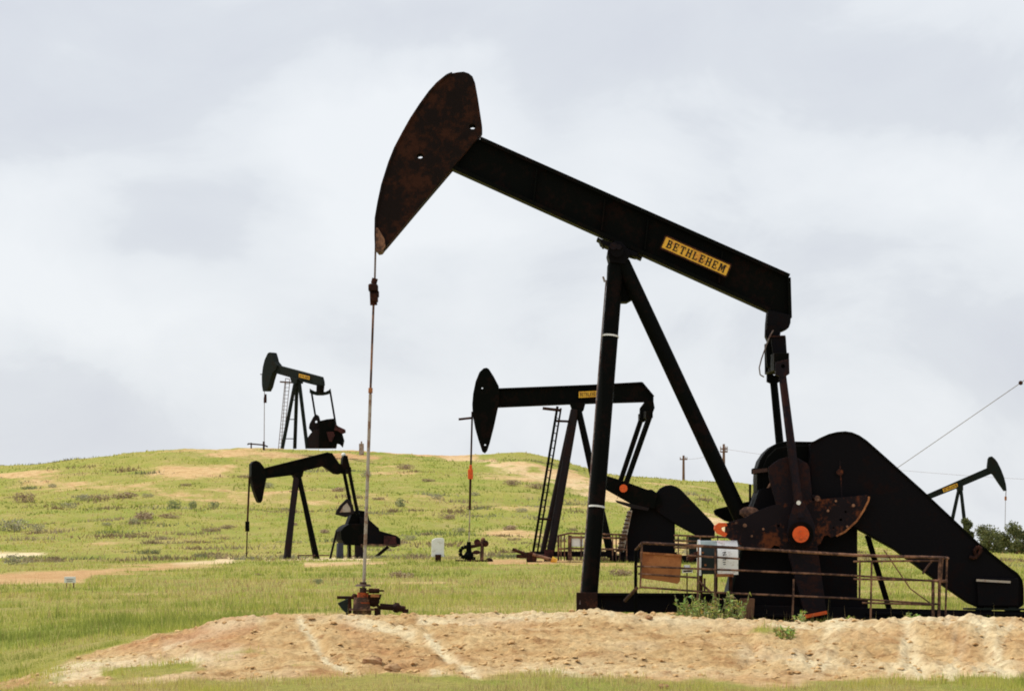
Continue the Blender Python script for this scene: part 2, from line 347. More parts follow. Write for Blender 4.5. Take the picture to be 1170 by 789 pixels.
class Plane:
    """vertical working plane of one pumpjack: turns photo pixels into points of that plane (or one parallel to it)"""
    def __init__(s, u0, v0, Y, th=0):
        s.o = at(u0, v0, Y); t = math.radians(th); s.t = Vector((math.cos(t), math.sin(t), 0)); s.n = Vector((-math.sin(t), math.cos(t), 0)); s.m = Y / F
    def P(s, u, v, off=0):
        d = Vector(((u - UC) / F, 1, -(v - VH) / F)); k = (s.o.dot(s.n) + off) / d.dot(s.n); return d * k
    def L(s, pts, off=0): return [s.P(u, v, off) for u, v in pts]
    def mid(s, pts, th, holes=(), off=0, mb=None):
        mb = mb or MB(); return mb.prism([s.L(pts, off)] + [s.L(h, off) for h in holes], s.n, th)
def circ(u, v, r, n=16, rv=None): return [(u + r * math.cos(2 * math.pi * i / n), v + (rv or r) * math.sin(2 * math.pi * i / n)) for i in range(n)]
def smooth_poly(pts, it=2):
    for _ in range(it):
        q = []
        for i in range(len(pts)):
            a = pts[i]; b = pts[(i + 1) % len(pts)]
            q += [(a[0] * .8 + b[0] * .2, a[1] * .8 + b[1] * .2), (a[0] * .2 + b[0] * .8, a[1] * .2 + b[1] * .8)]
        pts = q
    return pts

# lettering of the maker's plate: slab-serif capitals drawn as strokes in a 0..1 cell
def letter(ch):
    S = .22; T = .13; r = []
    def R(x0, y0, x1, y1): r.append([(x0, y0), (x1, y0), (x1, y1), (x0, y1)])
    def stem(x): R(x, 0, x + S, 1); R(x - .08, 0, x + S + .08, .09); R(x - .08, .91, x + S + .08, 1)
    if ch == 'B':
        stem(.08)
        for y0, y1, w in ((0, .54, .86), (.48, 1, .78)):
            h = (y1 - y0); R(.3, y0, w - .2, y0 + T); R(.3, y1 - T, w - .2, y1)
            r.append([(w - .22, y0), (w - .06, y0 + h * .14), (w, y0 + h * .35), (w, y0 + h * .65), (w - .06, y0 + h * .86), (w - .22, y1), (w - .22, y1 - T), (w - .2, y0 + h * .62), (w - .2, y0 + h * .38), (w - .22, y0 + T)])
    if ch in 'EL':
        stem(.08); R(.3, 0, .8, T); R(.70, 0, .80, .32)
        if ch == 'E': R(.3, 1 - T, .8, 1); R(.70, .70, .80, 1); R(.3, .45, .6, .45 + T); R(.54, .36, .62, .66)
    if ch == 'T': R(.34, 0, .34 + S, 1); R(.24, 0, .66, .09); R(.02, 1 - T, .88, 1); R(.02, .68, .11, 1); R(.79, .68, .88, 1)
    if ch == 'H': stem(.06); stem(.62); R(.28, .45, .62, .45 + T)
    if ch == 'M':
        stem(.03); stem(.80); r.append([(.25, 1), (.25, .70), (.50, .12), (.56, .12), (.56, .42), (.36, 1)]); r.append([(.80, 1), (.80, .70), (.56, .12), (.5, .12), (.5, .42), (.68, 1)])
    return r
def lettering(mb, word, O, ex, ey, n, w, h, th):
    """O lower-left corner, ex/ey unit vectors, w x h metres for the whole word"""
    adv = w / len(word)
    for i, ch in enumerate(word):
        for k, poly in enumerate(letter(ch)):
            pts = [O + ex * ((i + .06 + x * .86) * adv) + ey * (y * h) for x, y in poly]
            mb.prism([pts], n, th + k * .0006)
    return mb
def nameplate(pl, corners, off, parent, th=.012, mat='yellow'):
    """corners tl, tr, br, bl in pixels"""
    tl, tr, br, bl = [pl.P(u, v, off) for u, v in corners]
    o = MB().prism([[tl, tr, br, bl]], pl.n, th).build('nameplate', mat, parent)
    ex = ((tr - tl) + (br - bl)).normalized(); ey = ((tl - bl) + (tr - br)).normalized(); w = (br - bl).length; h = (tl - bl).length
    mb = lettering(MB(), 'BETHLEHEM', bl + ex * w * .055 + ey * h * .2 - pl.n * (th / 2 + .004), ex, ey, pl.n, w * .89, h * .6, .006)
    mb.build('lettering', 'signblack', o)
    if mat == 'yellow' and w > .9:
        fr = MB()
        for a, b in ((tl, tr), (tr, br), (br, bl), (bl, tl)): fr.bar(a - pl.n * .008, b - pl.n * .008, .012, .025, pl.n)
        fr.build('edge_trim', 'darkrust', o)
    return o

# ================================================================== MAIN PUMPJACK
A = Plane(700, 706, 62, 0)
n = A.n; m = A.m
rt = thing('pumpjack', 'largest black pumpjack with rusty horse head, nearest to the dirt bank', 'pumpjack', (A.P(760, 706).x, 62, gz(A.P(760, 706).x, 62)), 'pumpjacks on the oil field')
P = A.P
head = [(523.6, 84.8), (530, 84.2), (535.5, 86), (540, 89.5), (543, 97), (546.3, 115), (551, 146), (551, 152), (547.5, 158), (516, 195.5), (478, 240), (441.8, 283), (437, 288), (433, 289), (430.2, 286.5), (429.6, 270), (429.9, 251), (433, 233), (437.3, 213), (445.2, 188), (452, 171), (461, 154), (470, 138), (480.5, 122), (491, 107.5), (500, 97.5), (511, 88.5), (517, 86)]
h1 = circ(540, 146.8, 3.6, 14, 2.9); h2 = circ(480.3, 180, 3.6, 14, 2.9)
hh = A.mid(head, .50, (h1, h2)).build('horse_head', 'head', rt, .012)
# curved wear face round the front of the head
arc = head[14:28]; fm = MB()
for a, b in zip(arc[:-1], arc[1:]): fm.bar(P(*a), P(*b), .56, .035, n)
fm.build('face_plate', 'head', hh)
tipm = A.mid([(430.0, 286.8), (430.2, 262), (432.6, 262), (440, 275), (441, 283), (436.6, 289), (432.6, 289.8)], .575).build('face_tip', 'rail', hh, 0, 'rusted lower tip coloured orange as if sunlit')  # sunlight on the tip is painted in as a lighter rusty orange
# walking beam: plate web with flanges
wb = MB(); top = [(536, 152), (549, 158), (735.7, 240), (901, 314.2)]; bot = [(517, 194), (681.9, 269.9), (879.3, 357.3)]
A.mid([(530, 165), (549, 160), (736, 242), (899.5, 316), (901.5, 363), (879, 355.5), (682, 268), (520, 194)], .20, mb=wb)
for a, b, c in ((top[1], top[3], 4.5), (bot[0], bot[2], 4.5)):
    sgn = 1 if a[1] < 180 else -1
    wb.bar(P(a[0], a[1] + sgn * 2), P(b[0], b[1] + sgn * 2), .46, c * m, n)
wb.bar(P(900.5, 318), P(901.8, 364), .44, 4 * m, n)
wb.bar(P(529, 160), P(521, 192), .44, 4 * m, n)
for k in (0.2, .42, .56, .8):                      # stiffeners
    wb.bar(P(549 + 352 * k - 6, 160 + 156 * k + 4), P(549 + 352 * k - 10, 160 + 156 * k + 40), .40, .025, n)
wb.build('walking_beam', 'black', rt, .006)
nameplate(A, [(760.8, 269.2), (835.4, 302.6), (829.8, 316.3), (754.7, 283.1)], -.245, rt)
sb = MB()
A.mid([(684, 274), (699, 279), (713, 284), (729, 291), (727, 295), (716, 292), (702, 287), (686, 280)], .62, mb=sb)
A.mid([(695, 283), (702, 278), (709, 279), (716, 287), (719, 294), (713, 304), (696, 302), (693.5, 292)], .9, mb=sb)
sb.tube(P(705, 286, -.62), P(705, 286, .62), .11)
for a, b in (((682, 273.5), (687, 276.5)), ((725, 292.5), (733, 296)), ((688, 279), (690, 283))): sb.bar(P(*a), P(*b), .5, .035, n)
sb.build('saddle_bearing', 'black2', rt, .01)
bd = MB().tube(P(701, 281, -.66), P(701, 281, -.60), .06).tube(P(707, 282, -.655), P(707, 282, -.60), .045); bd.build('bearing_cap', 'crank', rt)
def legmb(pts, w, h):
    mb = MB()
    for (a, b) in zip(pts[:-1], pts[1:]): mb.tube(a, b, h / 2, h / 2, 20)
    return mb
spread = 1.15
for sgn, nm in ((-1, 'near'), (1, 'far')):
    top_o = .28 * sgn; bt = spread * sgn
    # placed from the photo for the middle plane, splayed across it
    du = 1.0 if sgn < 0 else -1.5
    a = A.mid([(0, 0), (1, 0), (0, 1)], .01)       # dummy plane call keeps helpers uniform
    l = MB().tube(P(704, 300, top_o), P(671.5, 701, bt), .125 + .0, .135, 24).build('leg', 'black', rt)
    for v_ in (385.2, 580.3):
        t = (v_ - 300) / 401; c = P(704, 300, top_o).lerp(P(671.5, 701, bt), t); d = (P(671.5, 701, bt) - P(704, 300, top_o)).normalized()
        if sgn < 0: MB().tube(c - d * .014, c + d * .014, .139, None, 24).build('band', 'white', l)
    fo = P(670.5, 690, bt); MB().box(fo - Vector((0, 0, .02)), .33, .3, .42).build('foot', 'darkrust', l, .01)
    l2 = MB().tube(P(711, 300, top_o), P(893, 690, bt * .5), .125, .13, 24).build('leg', 'black', rt)
gs = MB(); A.mid([(694, 303), (717, 300), (724, 318), (730, 338), (716, 346), (707, 346), (693, 330)], .46, mb=gs)
gs.build('leg_gusset', 'black', rt, .008)
cb = MB().path([P(692.5, 320, -.40), P(686, 400, -.60), P(676.5, 520, -.90), P(662.5, 690, -1.3)], .012, 6)
cb.bar(P(689, 316, -.5), P(691, 322, -.5), .05, .03, n); cb.build('leg_cable', 'cable', rt)
# skid base
sk = MB()
for o in (-1.05, 1.05):
    sk.bar(P(660, 688, o), P(832, 690, o), .10, 20 * m, n)
    sk.bar(P(660, 678.3, o), P(832, 679, o), .28, .045, n)
    sk.bar(P(832, 697, o), P(1230, 706, o), .12, 13 * m, n); sk.bar(P(832, 701, o), P(1230, 712, o), .26, .05, n); sk.bar(P(990, 700.5, o), P(1230, 701.2, o), .26, .04, n)
for u in (672, 745, 800, 1010, 1060, 1120, 1160): sk.bar(P(u, 702, -1), P(u, 702, 1), .16, .16, Vector((1, 0, 0)))
sk.build('skid_base', 'black2', rt, .006)
A.mid([(845.5, 683), (862, 683), (860.5, 706), (845.5, 706)], .3, off=-1.12).build('timber_block', 'wood', rt, .02)
# gearbox and pedestal
gb = MB(); A.mid([(846, 615), (864, 560), (925, 548), (975, 560), (975, 684), (987, 684), (987, 712), (829, 712), (829.5, 678)], 1.5, mb=gb)
gb.build('gearbox_stand', 'black2', rt, .02)
A.mid([(843.5, 626), (846, 626), (833, 676), (830, 676)], 1.54).build('stand_edge', 'green', rt)
gx = MB(); arcp = [(863, 566), (862.5, 548), (863, 536), (866, 526), (872, 517), (879, 510.5), (886, 506.8), (895, 505), (925, 505.5), (945, 508), (945, 566)]
A.mid(arcp, 1.0, mb=gx); A.mid([(869, 560), (868.5, 536), (874, 523), (884, 513), (900, 510), (925, 510), (925, 560)], 1.12, mb=gx)
gx.bar(P(859, 538, -.3), P(878, 538, -.3), .3, .09, n); gx.build('gearbox', 'black', rt, .015)
sh = MB().tube(P(903, 548, -1.16), P(903, 548, 1.16), .16, None, 20); sh.build('crank_shaft', 'darksteel', rt)
lr = MB().path([P(880.5, 552, -.62), P(864, 583, -.7)], .022).ball(P(857, 585, -.7), .12, 10, (1.5, 1, .8)); lr.bar(P(860, 538.5, -.6), P(877, 536.5, -.6), .06, .06, n)
lr.build('brake_lever', 'rail', rt)
MB().tube(P(857, 553, .6), P(857, 576, .6), .02).build('vent_pipe', 'black', rt)
# cranks with counterweights
crank = [(878, 534), (882, 530), (890.6, 524), (900, 522), (910, 522.5), (922, 529), (924.5, 534), (926, 548), (930, 590), (933.5, 622), (944.2, 700), (919.8, 705), (901, 635), (896.5, 616), (885, 570), (879, 548)]
lw = [(829, 597.5), (851, 591), (866, 583), (882, 577), (912, 572), (930, 572), (926.5, 565), (933, 566), (938, 570), (978, 566.5), (989, 565), (992.3, 567), (991.5, 572), (986, 583), (978, 595), (965, 607), (955, 612), (948.7, 614), (945, 611), (941, 612), (937, 621), (930, 625), (892, 627), (889, 623.5), (884, 622.5), (879, 627.5), (865, 628), (854.7, 627), (841, 620), (828, 612.5)]
def crank_set(off, sgn):
    c = A.mid(crank, .13, (), off).build('crank', 'crank', rt, .012)
    w = A.mid(lw, .20, (circ(965.5, 584.5, 1.3, 8), circ(960, 593.5, 1.6, 8), circ(889, 600.5, 1.6, 8), circ(952, 603, 1.0, 8)), off + sgn * .175).build('counterweight', 'rustblack', c, .02)
    A.mid([(829.5, 597), (821, 597), (816.5, 600), (815.8, 604), (819, 609), (828.5, 613), (831, 609.5), (824.5, 605.5), (824, 602.5), (831, 600.5)], .22, off=off + sgn * .175).build('counterweight_tip', 'orange', c, .01, 'orange painted tip')
    rim = MB(); edge = lw[11:17]
    for a, b in zip(edge[:-1], edge[1:]): rim.bar(P(*a, off + sgn * .175), P(*b, off + sgn * .175), .215, .03, n)
    rim.build('counterweight_rim', 'rust', c)
    e = MB().bar(P(919.5, 704, off), P(944.5, 699, off), .16, .055, n); e.build('crank_tip', 'orange', c, .006, 'orange painted lower end')
    return c
crank_set(-1.15, .1 * 10 / 6)
# far crank sits a little further round
fc = A.mid([(x - 10, y - 4) for x, y in crank], .13, (), 1.15).build('crank', 'crank', rt, .012)
fw = A.mid([(815, 583), (818, 581), (861.5, 571), (905, 562), (975, 560), (970, 585), (930, 610), (880, 612), (827, 594), (817, 588)], .2, off=1.3).build('counterweight', 'black', fc, .02)
# small pipe fittings lying on the counterweight
for u, v, r in ((851, 600, .05), (934, 569, .07), (841, 597, .03), (859, 612, .03), (872, 604, .03), (968, 601, .03), (946, 583, .035), (955, 572, .03), (975, 577, .04)): MB().tube(P(u, v, -1.27), P(u, v, -1.40), r * .65, None, 8).build('bolt', 'rail', rt)
# tail bearing and equaliser
tb = MB(); A.mid([(876.5, 355), (902.5, 361), (902, 370), (900, 375.5), (894, 378.5), (890, 377.5), (889.5, 385), (889, 392), (878, 392), (874.5, 384), (875, 370)], .50, mb=tb)
tb.tube(P(883, 380, -.32), P(883, 380, .32), .125, None, 18); tb.build('tail_bearing', 'black2', rt, .01)
eq = MB(); A.mid([(874, 394), (881, 384), (897, 384.5), (898, 400), (899, 412), (896, 420), (876, 420), (875, 410)], .34, mb=eq)
eq.bar(P(882, 418, 1.08), P(893, 413, -1.08), .24, .28, Vector((1, 0, 0)))
eq.build('equalizer', 'black', rt, .01)
bx = MB(); A.mid([(880.5, 384.5), (896.5, 384), (899, 413), (884, 414.5)], .12, off=-.35, mb=bx); bx.build('guard_box', 'black2', rt, .01)
A.mid([(880, 383.6), (897, 383.2), (897, 385), (880, 385.4)], .16, off=-.35).build('guard_lid', 'darkrust', rt)
A.mid([(873.5, 393), (877, 393), (877.5, 425), (874, 425)], .1, off=.1).build('side_bracket', 'black', rt)
MB().path([P(883.5, 377, -.45), P(880, 383, -.45), P(877, 390, -.45), P(870, 410, -.45), P(867.5, 420, -.45), P(868.5, 428, -.45), P(873, 430.5, -.45)], .012, 6).build('grease_line', 'cable', rt)
for off, tp, lo, ends in ((-1.08, (893.8, 418), (914.5, 592), (903, 414)), (1.08, (884, 426), (899, 590), (868, 428))):
    pm = MB()
    A.mid([(tp[0] - 8, tp[1] - 4), (tp[0] + 7.5, tp[1] - 8), (tp[0] + 8, tp[1] + 9), (tp[0] + 1, tp[1] + 14), (tp[0] - 8, tp[1] + 10)], .16, (circ(tp[0] + 0.5, tp[1] + 0.5, 2.3, 10),), off, pm)
    pm.tube(P(tp[0], tp[1] + 10, off), P(*lo, off - .40 if off < 0 else off), 4.4 * m, 5.2 * m, 16)
    p_ = pm.build('pitman_arm', 'crank' if off < 0 else 'black', rt, .006)
    if off < 0:
        o2 = -1.42
        b_ = A.mid([(907, 575), (919, 574), (927, 590), (931, 602), (930.5, 615), (926, 623), (917, 627), (908, 625.5), (901, 619), (899, 608), (901, 594)], .20, off=o2).build('pitman_bearing', 'crank', p_, .02)
        rg = MB().tube(P(915, 610, o2 - .18), P(915, 610, o2), 14 * m, None, 28); rg.build('bearing_housing', 'black', p_, .01)
        pn = MB().tube(P(915, 610, o2 - .25), P(915, 610, o2 - .10), 9.2 * m, None, 28).tube(P(915, 607, o2 - .29), P(915, 607, o2 - .2), .025).tube(P(915, 613, o2 - .29), P(915, 613, o2 - .2), .025)
        pn.build('wrist_pin', 'orange', p_, .015, 'orange painted wrist pin cap')
        MB().tube(P(912.5, 574, o2 - .12), P(912.5, 574, o2), .035).build('grease_nipple', 'white', p_)
# belt guard
bg = [(925, 506.5), (931, 504.5), (938, 500.5), (946, 497), (955, 494.8), (964.5, 494), (972, 495.2), (980, 498.6), (988, 504), (1000, 514.5), (1051, 560), (1116, 621), (1150, 648), (1160, 655), (1165, 662), (1166.5, 672), (1166.5, 690), (1160, 694), (1117.5, 693.5), (1105, 688), (1077.7, 669), (1022, 628), (991.5, 611), (977, 603), (960, 596), (935, 590), (925, 560)]
A.mid(bg, .42, off=-.80).build('belt_guard', 'black2', rt, .02)
rimm = MB()
for a, b in zip(bg[:18], bg[1:19]): rimm.bar(P(*a, -.80), P(*b, -.80), .47, .03, n)
rimm.build('guard_rim', 'black', rt)
ax = MB().tube(P(959.5, 539, -1.06), P(959.5, 539, -.9), .055, None, 14)
ax.bar(P(959.5, 526, -1.0), P(962, 570, -1.0), .03, .02, n); ax.build('guard_hub', 'rustblack', rt)
hd = MB().path([P(1108, 636, -1.05), P(1114, 637, -1.08), P(1119, 632, -1.08), P(1121.5, 627, -1.08), P(1117, 624, -1.08), P(1113, 629, -1.08), P(1115, 634, -1.05)], .03)
hd.build('guard_handle', 'darkrust', rt)
A.mid([(1115, 660), (1163, 660), (1163, 692), (1117, 692)], .10, off=-1.05).build('motor_cover', 'black2', rt, .015)
MB().bar(P(1115.5, 662.3, -1.13), P(1154.5, 664.5, -1.13), .03, .035, n).build('cover_glint_rail', 'grey', rt)  # glint along the cover, put in as a light grey bar
MB().path([P(1031, 575, -1.03), P(1011, 602, -1.03)], .006, 6).build('scratch_line', 'darkrust', rt) if False else None
mt = MB()
for u in (1122, 1150): mt.bar(P(u, 697, -.8), P(u + 9, 697, -.8), .5, .12, n)
mt.bar(P(1103, 695, -.8), P(1170, 695.5, -.8), .7, .03, n); mt.build('motor_mount', 'green', rt)
MB().bar(P(991, 611, -.2), P(1018.5, 704, -.2), .08, .085, n).build('support_strut', 'black', rt)
# bridle, carrier bar, polished rod
br = MB()
for d in (-.5, .5): br.tube(P(429.6 + d, 262, 0), P(428.2 + d, 322, 0), .010, None, 6)
br.build('bridle_cable', 'cable', rt)
cr = MB(); cr.box(P(426.5, 329), .15, .34, .10).box(P(427.5, 340), .12, .30, .13); cr.tube(P(428.5, 318), P(427, 324), .05, None, 10).tube(P(426, 324), P(427, 348.5), .06, None, 10).box(P(429.5, 336), .1, .12, .1)
cr.build('carrier_bar', 'darkrust', rt, .01)
MB().tube(P(426.8, 347), P(423.2, 450), .019, None, 8).build('rod_end', 'rail', rt)
MB().tube(P(423.2, 450), P(415.6, 673), .028, None, 10).build('polished_rod', 'grey', rt)
MB().tube(P(423.4, 443), P(423.2, 449), .036, None, 10).build('rod_clamp', 'rust', rt)

# ---- wellhead under the rod
g0 = gz(P(414, 700).x, 62)
wh = thing('wellhead', 'rusty orange wellhead under the polished rod of the nearest pumpjack', 'wellhead', (P(414, 700).x, 62, g0), 'wellheads')
w = MB().tube(P(413, 714), P(413.5, 682), .155, .135, 18).tube(P(413.2, 697), P(413.2, 694.5), .22, None, 18).tube(P(418, 714), P(418, 697), .09, None, 12)
w.build('casing', 'rail', wh, .01)
w = MB().tube(P(413.6, 691), P(414.5, 676.5), .10, .085, 16).tube(P(414, 682), P(424, 683.5), .065).tube(P(413.7, 687.5), P(413.7, 689), .14, None, 16).tube(P(419, 682.8), P(420.2, 683), .10, None, 14); w.build('pumping_tee', 'tee', wh, 0, 'worn orange paint')
w = MB().tube(P(414.6, 677), P(415, 671), .055).tube(P(415, 669.5), P(415, 667), .14, .11, 16).tube(P(415, 667), P(415, 664.5), .055); w.build('stuffing_box', 'rail', wh)
w = MB().tube(P(427, 679), P(427.5, 685), .13, .10, 16).tube(P(421.5, 674.5), P(433.5, 674.5), .04).tube(P(427.3, 673.4), P(427.3, 675.4), .16, None, 16).ball(P(427, 685.5), .10, 10, (1, 1, 1.1)); w.build('valve', 'darkrust', wh)
MB().box(P(428.5, 680, -.15), .14, .03, .05).build('valve_tag', 'rust', wh)
w = MB().path([P(385, 682), P(412, 682.4)], .025).path([P(398, 683.5), P(398.5, 700), P(399, 713)], .05).ball(P(405, 681), .05)
w.build('side_pipe', 'darkrust', wh)
A.mid([(385.5, 688.5), (398, 683), (398, 701.5), (392, 697)], .10).build('drip_pan', 'dkgreen', wh, .01)
w = MB().path([P(431, 714), P(431.5, 694), P(434, 692.3), P(450, 693.5), P(463, 695.5)], .05, 12).tube(P(453, 692), P(453, 688), .02).tube(P(450.8, 689), P(456.2, 689.6), .018).path([P(463, 695.5), P(463.5, 700), P(460, 713)], .05)
w.ball(P(453, 694), .08); w.build('flow_line', 'darkrust', wh)

# ---- pipe railing in front of the pumpjack
RO = -1.9
rl = thing('pipe_railing', 'rusty pipe safety railing along the near side of the largest pumpjack', 'railing', (P(900, 700, RO).x, 62 + RO, gz(P(900, 700, RO).x, 62 + RO)))
r = .020
mb = MB().path([P(726.5, 628, RO + .5), P(733.8, 619.8, RO), P(840, 625.5, RO), P(975, 633.8, RO), P(1078, 636.8, RO), P(1083, 637.5, RO + .4)], r + .004).build('top_rail', 'rail', rl)
for pts in ([(727, 646.5), (840, 651), (975, 657), (1083, 664.5)], [(729, 655), (790, 659), (797, 659.5)], [(731, 670.2), (797, 675), (840, 677.5), (975, 683.3), (1075, 690)], [(975, 641), (1078, 640)], [(975, 661), (1082, 663)], [(985, 688), (1066, 690.5)], [(785, 634), (845, 638)]):
    MB().path([P(a, b, RO) for a, b in pts], r * .8).build('rail', 'rail', rl)
for a, b, c, d in ((726.5, 628, 726, 716), (733.5, 620, 731.5, 672), (798, 623, 796.5, 716), (817.5, 624, 817, 716), (805, 660, 805, 675), (907, 661, 905, 716), (982.5, 641, 982, 684), (996, 640, 994.5, 716), (1066, 664, 1066, 716), (1074, 637, 1072.5, 716), (1082, 637.5, 1080, 716), (1077, 638, 1075, 664)):
    MB().tube(P(a, b, RO + (.3 if a in (726.5, 1082) else 0)), P(c, d, RO + (.3 if a in (726.5, 1082) else 0)), r * (1.3 if a in (726.5, 1066, 1074) else .8), None, 8).build('post', 'rail' if a != 726.5 else 'black', rl)
MB().path([P(728, 671, RO), P(714, 686, RO + .2)], .03).path([P(797, 662, RO), P(812, 676, RO)], .018).path([P(1054, 655, RO), P(1064, 641, RO)], .018).path([P(1010, 628, RO + .3), P(1040, 672, RO + .3), P(1062, 688, RO + .3)], .01).build('brace', 'rail', rl)
mb = MB(); A.mid([(731.5, 630.5), (779, 634), (777, 663.5), (774, 666.5), (760, 664), (731.5, 660)], .04, off=RO + .12, mb=mb); mb.build('rust_panel', 'copper', rl, .006, 'flat rust-orange sheet hung on the railing')
MB().bar(P(731.5, 631, RO + .09), P(779, 634, RO + .09), .05, .03, n).build('panel_hanger', 'rust', rl)

# ---- engine cover box
eb = thing('control_cabinet', 'curved aluminium and dark green control cabinet behind the railing', 'cabinet', (P(820, 700, -1.2).x, 60.8, gz(P(820, 700, -1.2).x, 60.8)))
def barrel(name, u0, u1, t0, t1, mat, grow=0, down=None):
    """part of the round-topped cover between columns u0-u1, angles t0-t1 (0 top, 90 front), optionally carried down to row `down`"""
    c = P(820, 640, -1.2); x0 = P(u0, 640, -1.2).x; x1 = P(u1, 640, -1.2).x; rz = 22.5 * m + grow; ry = .36 + grow; prof = []
    for i in range(13):
        t = math.radians(t0 + (t1 - t0) * i / 12); prof.append((c.y - ry * math.sin(t), c.z + rz * math.cos(t)))
    if down: prof.append((c.y - ry, P(820, down, -1.2).z))
    back = [(c.y + (.30 if t0 <= 0 else -.05), p[1]) for p in (prof[-1], prof[0])] if t0 <= 0 else [(c.y, prof[-1][1]), (c.y, prof[0][1])]
    loop = prof + back; K = len(loop); vs = [Vector((x, y, z)) for x in (x0, x1) for y, z in loop]
    mb = MB(); fs = [[i, (i + 1) % K, K + (i + 1) % K, K + i] for i in range(K)]
    mb.add(vs, fs[:12], True); mb.add(vs, fs[12:]); mb.add(vs, [list(range(K))[::-1], list(range(K, 2 * K))]); return mb.build(name, mat, eb)
barrel('aluminium_door', 818.5, 842, -40, 90, 'silver', 0, 656)
barrel('green_body', 800, 818.3, 42, 90, 'dkgreen', -.004, 655.5)
barrel('lid_band', 800, 818.3, -40, 41.5, paint('grey_teal_paint', (.42, .50, .46), (.32, .38, .35), .4, 4, .35, .5), 0)
barrel('trim', 797.3, 799.8, -40, 90, 'silver', .012, 657)
MB().bar(P(818.6, 656.8, -1.565), P(838, 656.8, -1.565), .02, .05, n).build('lower_edge', 'rust', eb)
mk = MB()
for a, b in (((825.5, 631), (829.5, 630)), ((829.5, 630), (826, 634)), ((826, 634), (830, 633)), ((826, 636.5), (829.5, 636)), ((829.5, 636), (829.5, 639)), ((826, 639), (829.5, 639)), ((826, 642), (829, 641.6)), ((826.5, 644.5), (829, 644))): mk.bar(P(*a, -1.592), P(*b, -1.592), .008, .012, n)
mk.build('stencil_marks', 'signblack', eb)
mk = MB()
for u, v in ((803, 631), (806, 645)): mk.tube(P(u, v, -1.58), P(u, v, -1.5), .018, None, 8)
mk.build('knobs', 'rust', eb)
mk = MB()
for u in (801, 818, 835): mk.tube(P(u, 655, -1.4), P(u - 1, 716, -1.4), .03); mk.tube(P(u, 655, -1.05), P(u - 1, 716, -1.05), .03)
mk.path([P(787, 640, -1.3), P(793, 634, -1.3), P(800, 632, -1.3)], .05); mk.build('stand', 'darkrust', eb)
wl = thing('warning_label', 'small red and white plate between rust panel and control cabinet', 'sign', P(785, 651, -1.8))
A.mid([(779.5, 648.5), (791.5, 648.5), (791.5, 653.5), (779.5, 654)], .03, off=-1.86).build('plate', 'white', wl, 0)
A.mid([(780.5, 651.2), (790.5, 651), (790.5, 652.8), (780.5, 653)], .034, off=-1.86).build('red_stripe', 'redp', wl)
MB().tube(P(785, 648, -1.8), P(785, 645, -1.8), .05).build('bracket', 'white', wl); MB().tube(P(785, 654, -1.8), P(785, 716, -1.8), .010).build('stake', 'darkrust', wl)

# ================================================================== MID PUMPJACK (right of centre)
B = Plane(630, 636, 165, 0); P = B.P; n = B.n; m = B.m
rb = thing('pumpjack', 'black pumpjack with level beam behind the nearest pumpjack, ladder at its post', 'pumpjack', (P(660, 640).x, 165, gz(P(660, 640).x, 165)), 'pumpjacks on the oil field')
hd = [(552.5, 421), (556, 420.3), (558.7, 421.8), (564, 430), (569.9, 441.2), (571, 450), (570, 461), (564.3, 487.4), (559.5, 506), (556.7, 514.5), (554, 517.5), (551, 515.5), (546.5, 502), (542.9, 489), (540.2, 475), (539.6, 462), (540.6, 450), (543.5, 436), (547.8, 425.5)]
B.mid(hd, .7, (circ(551, 443.3, 1.2, 8), circ(554.3, 508, 1.2, 8))).build('horse_head', 'black', rb, .02)
wb = MB(); bp = [(570, 444.5), (600, 444), (636.8, 442.7), (679.7, 440.2), (698, 439), (733.5, 437.2), (737.3, 440.3), (746.7, 453), (746.7, 461), (737.5, 458.3), (698, 459.3), (660, 460.6), (641.8, 461.5), (600, 463), (568, 464.5)]
B.mid(bp, .22, mb=wb)
for a, b in ((0, 3), (3, 5), (5, 7), (9, 11), (11, 14)): wb.bar(P(*bp[a]), P(*bp[b]), .5, .07, n)
wb.build('walking_beam', 'black', rb)
nameplate(B, [(661.3, 447.2), (684.5, 446.2), (684.5, 453), (661.3, 454.2)], -.30, rb, .02)
B.mid([(651, 461), (669, 460), (667, 468), (664, 472), (655, 472), (653, 467)], .9).build('saddle_bearing', 'black', rb)
for off, x0, x1, r_ in ((-1.2, 657, 628, .175), (1.2, 655, 618.8, .12)): MB().tube(P(x0, 468, off * .3), P(x1, 636, off), r_, None, 14).build('leg', 'brown', rb)
for off in (-1.2, 1.2): MB().tube(P(661, 468, off * .3), P(698.5 + off, 636, off), .14, None, 14).build('leg', 'black', rb)
ld = thing('ladder', 'thin steel ladder leaning by the post of the level-beamed pumpjack', 'ladder', (P(609, 632, -1.6).x, 163.4, gz(P(609, 632, -1.6).x, 163.4)))
x = MB().tube(P(637, 464, -1.4), P(608.5, 634, -1.6), .055); x.build('rail', 'black', ld); MB().tube(P(641, 466, -.9), P(613.5, 634, -.9), .04).build('rail', 'black', ld)
for i in range(20):
    t = (i + .5) / 20; MB().tube(P(637 + (608.5 - 637) * t, 464 + 170 * t, -1.4 - .2 * t), P(641 + (613.5 - 641) * t, 466 + 168 * t, -.9), .02, None, 6).build('rung', 'black', ld)
MB().bar(P(620, 466.2, -1.2), P(641, 468.6, -1.2), .6, .10, n).build('platform', 'darkrust', ld); MB().tube(P(635, 480.6, -1.2), P(650, 481.2, -.3), .05).build('stay', 'darkrust', ld); MB().tube(P(616.5, 592.3, -1.5), P(629, 593, -1), .05).build('stay', 'darkrust', ld)
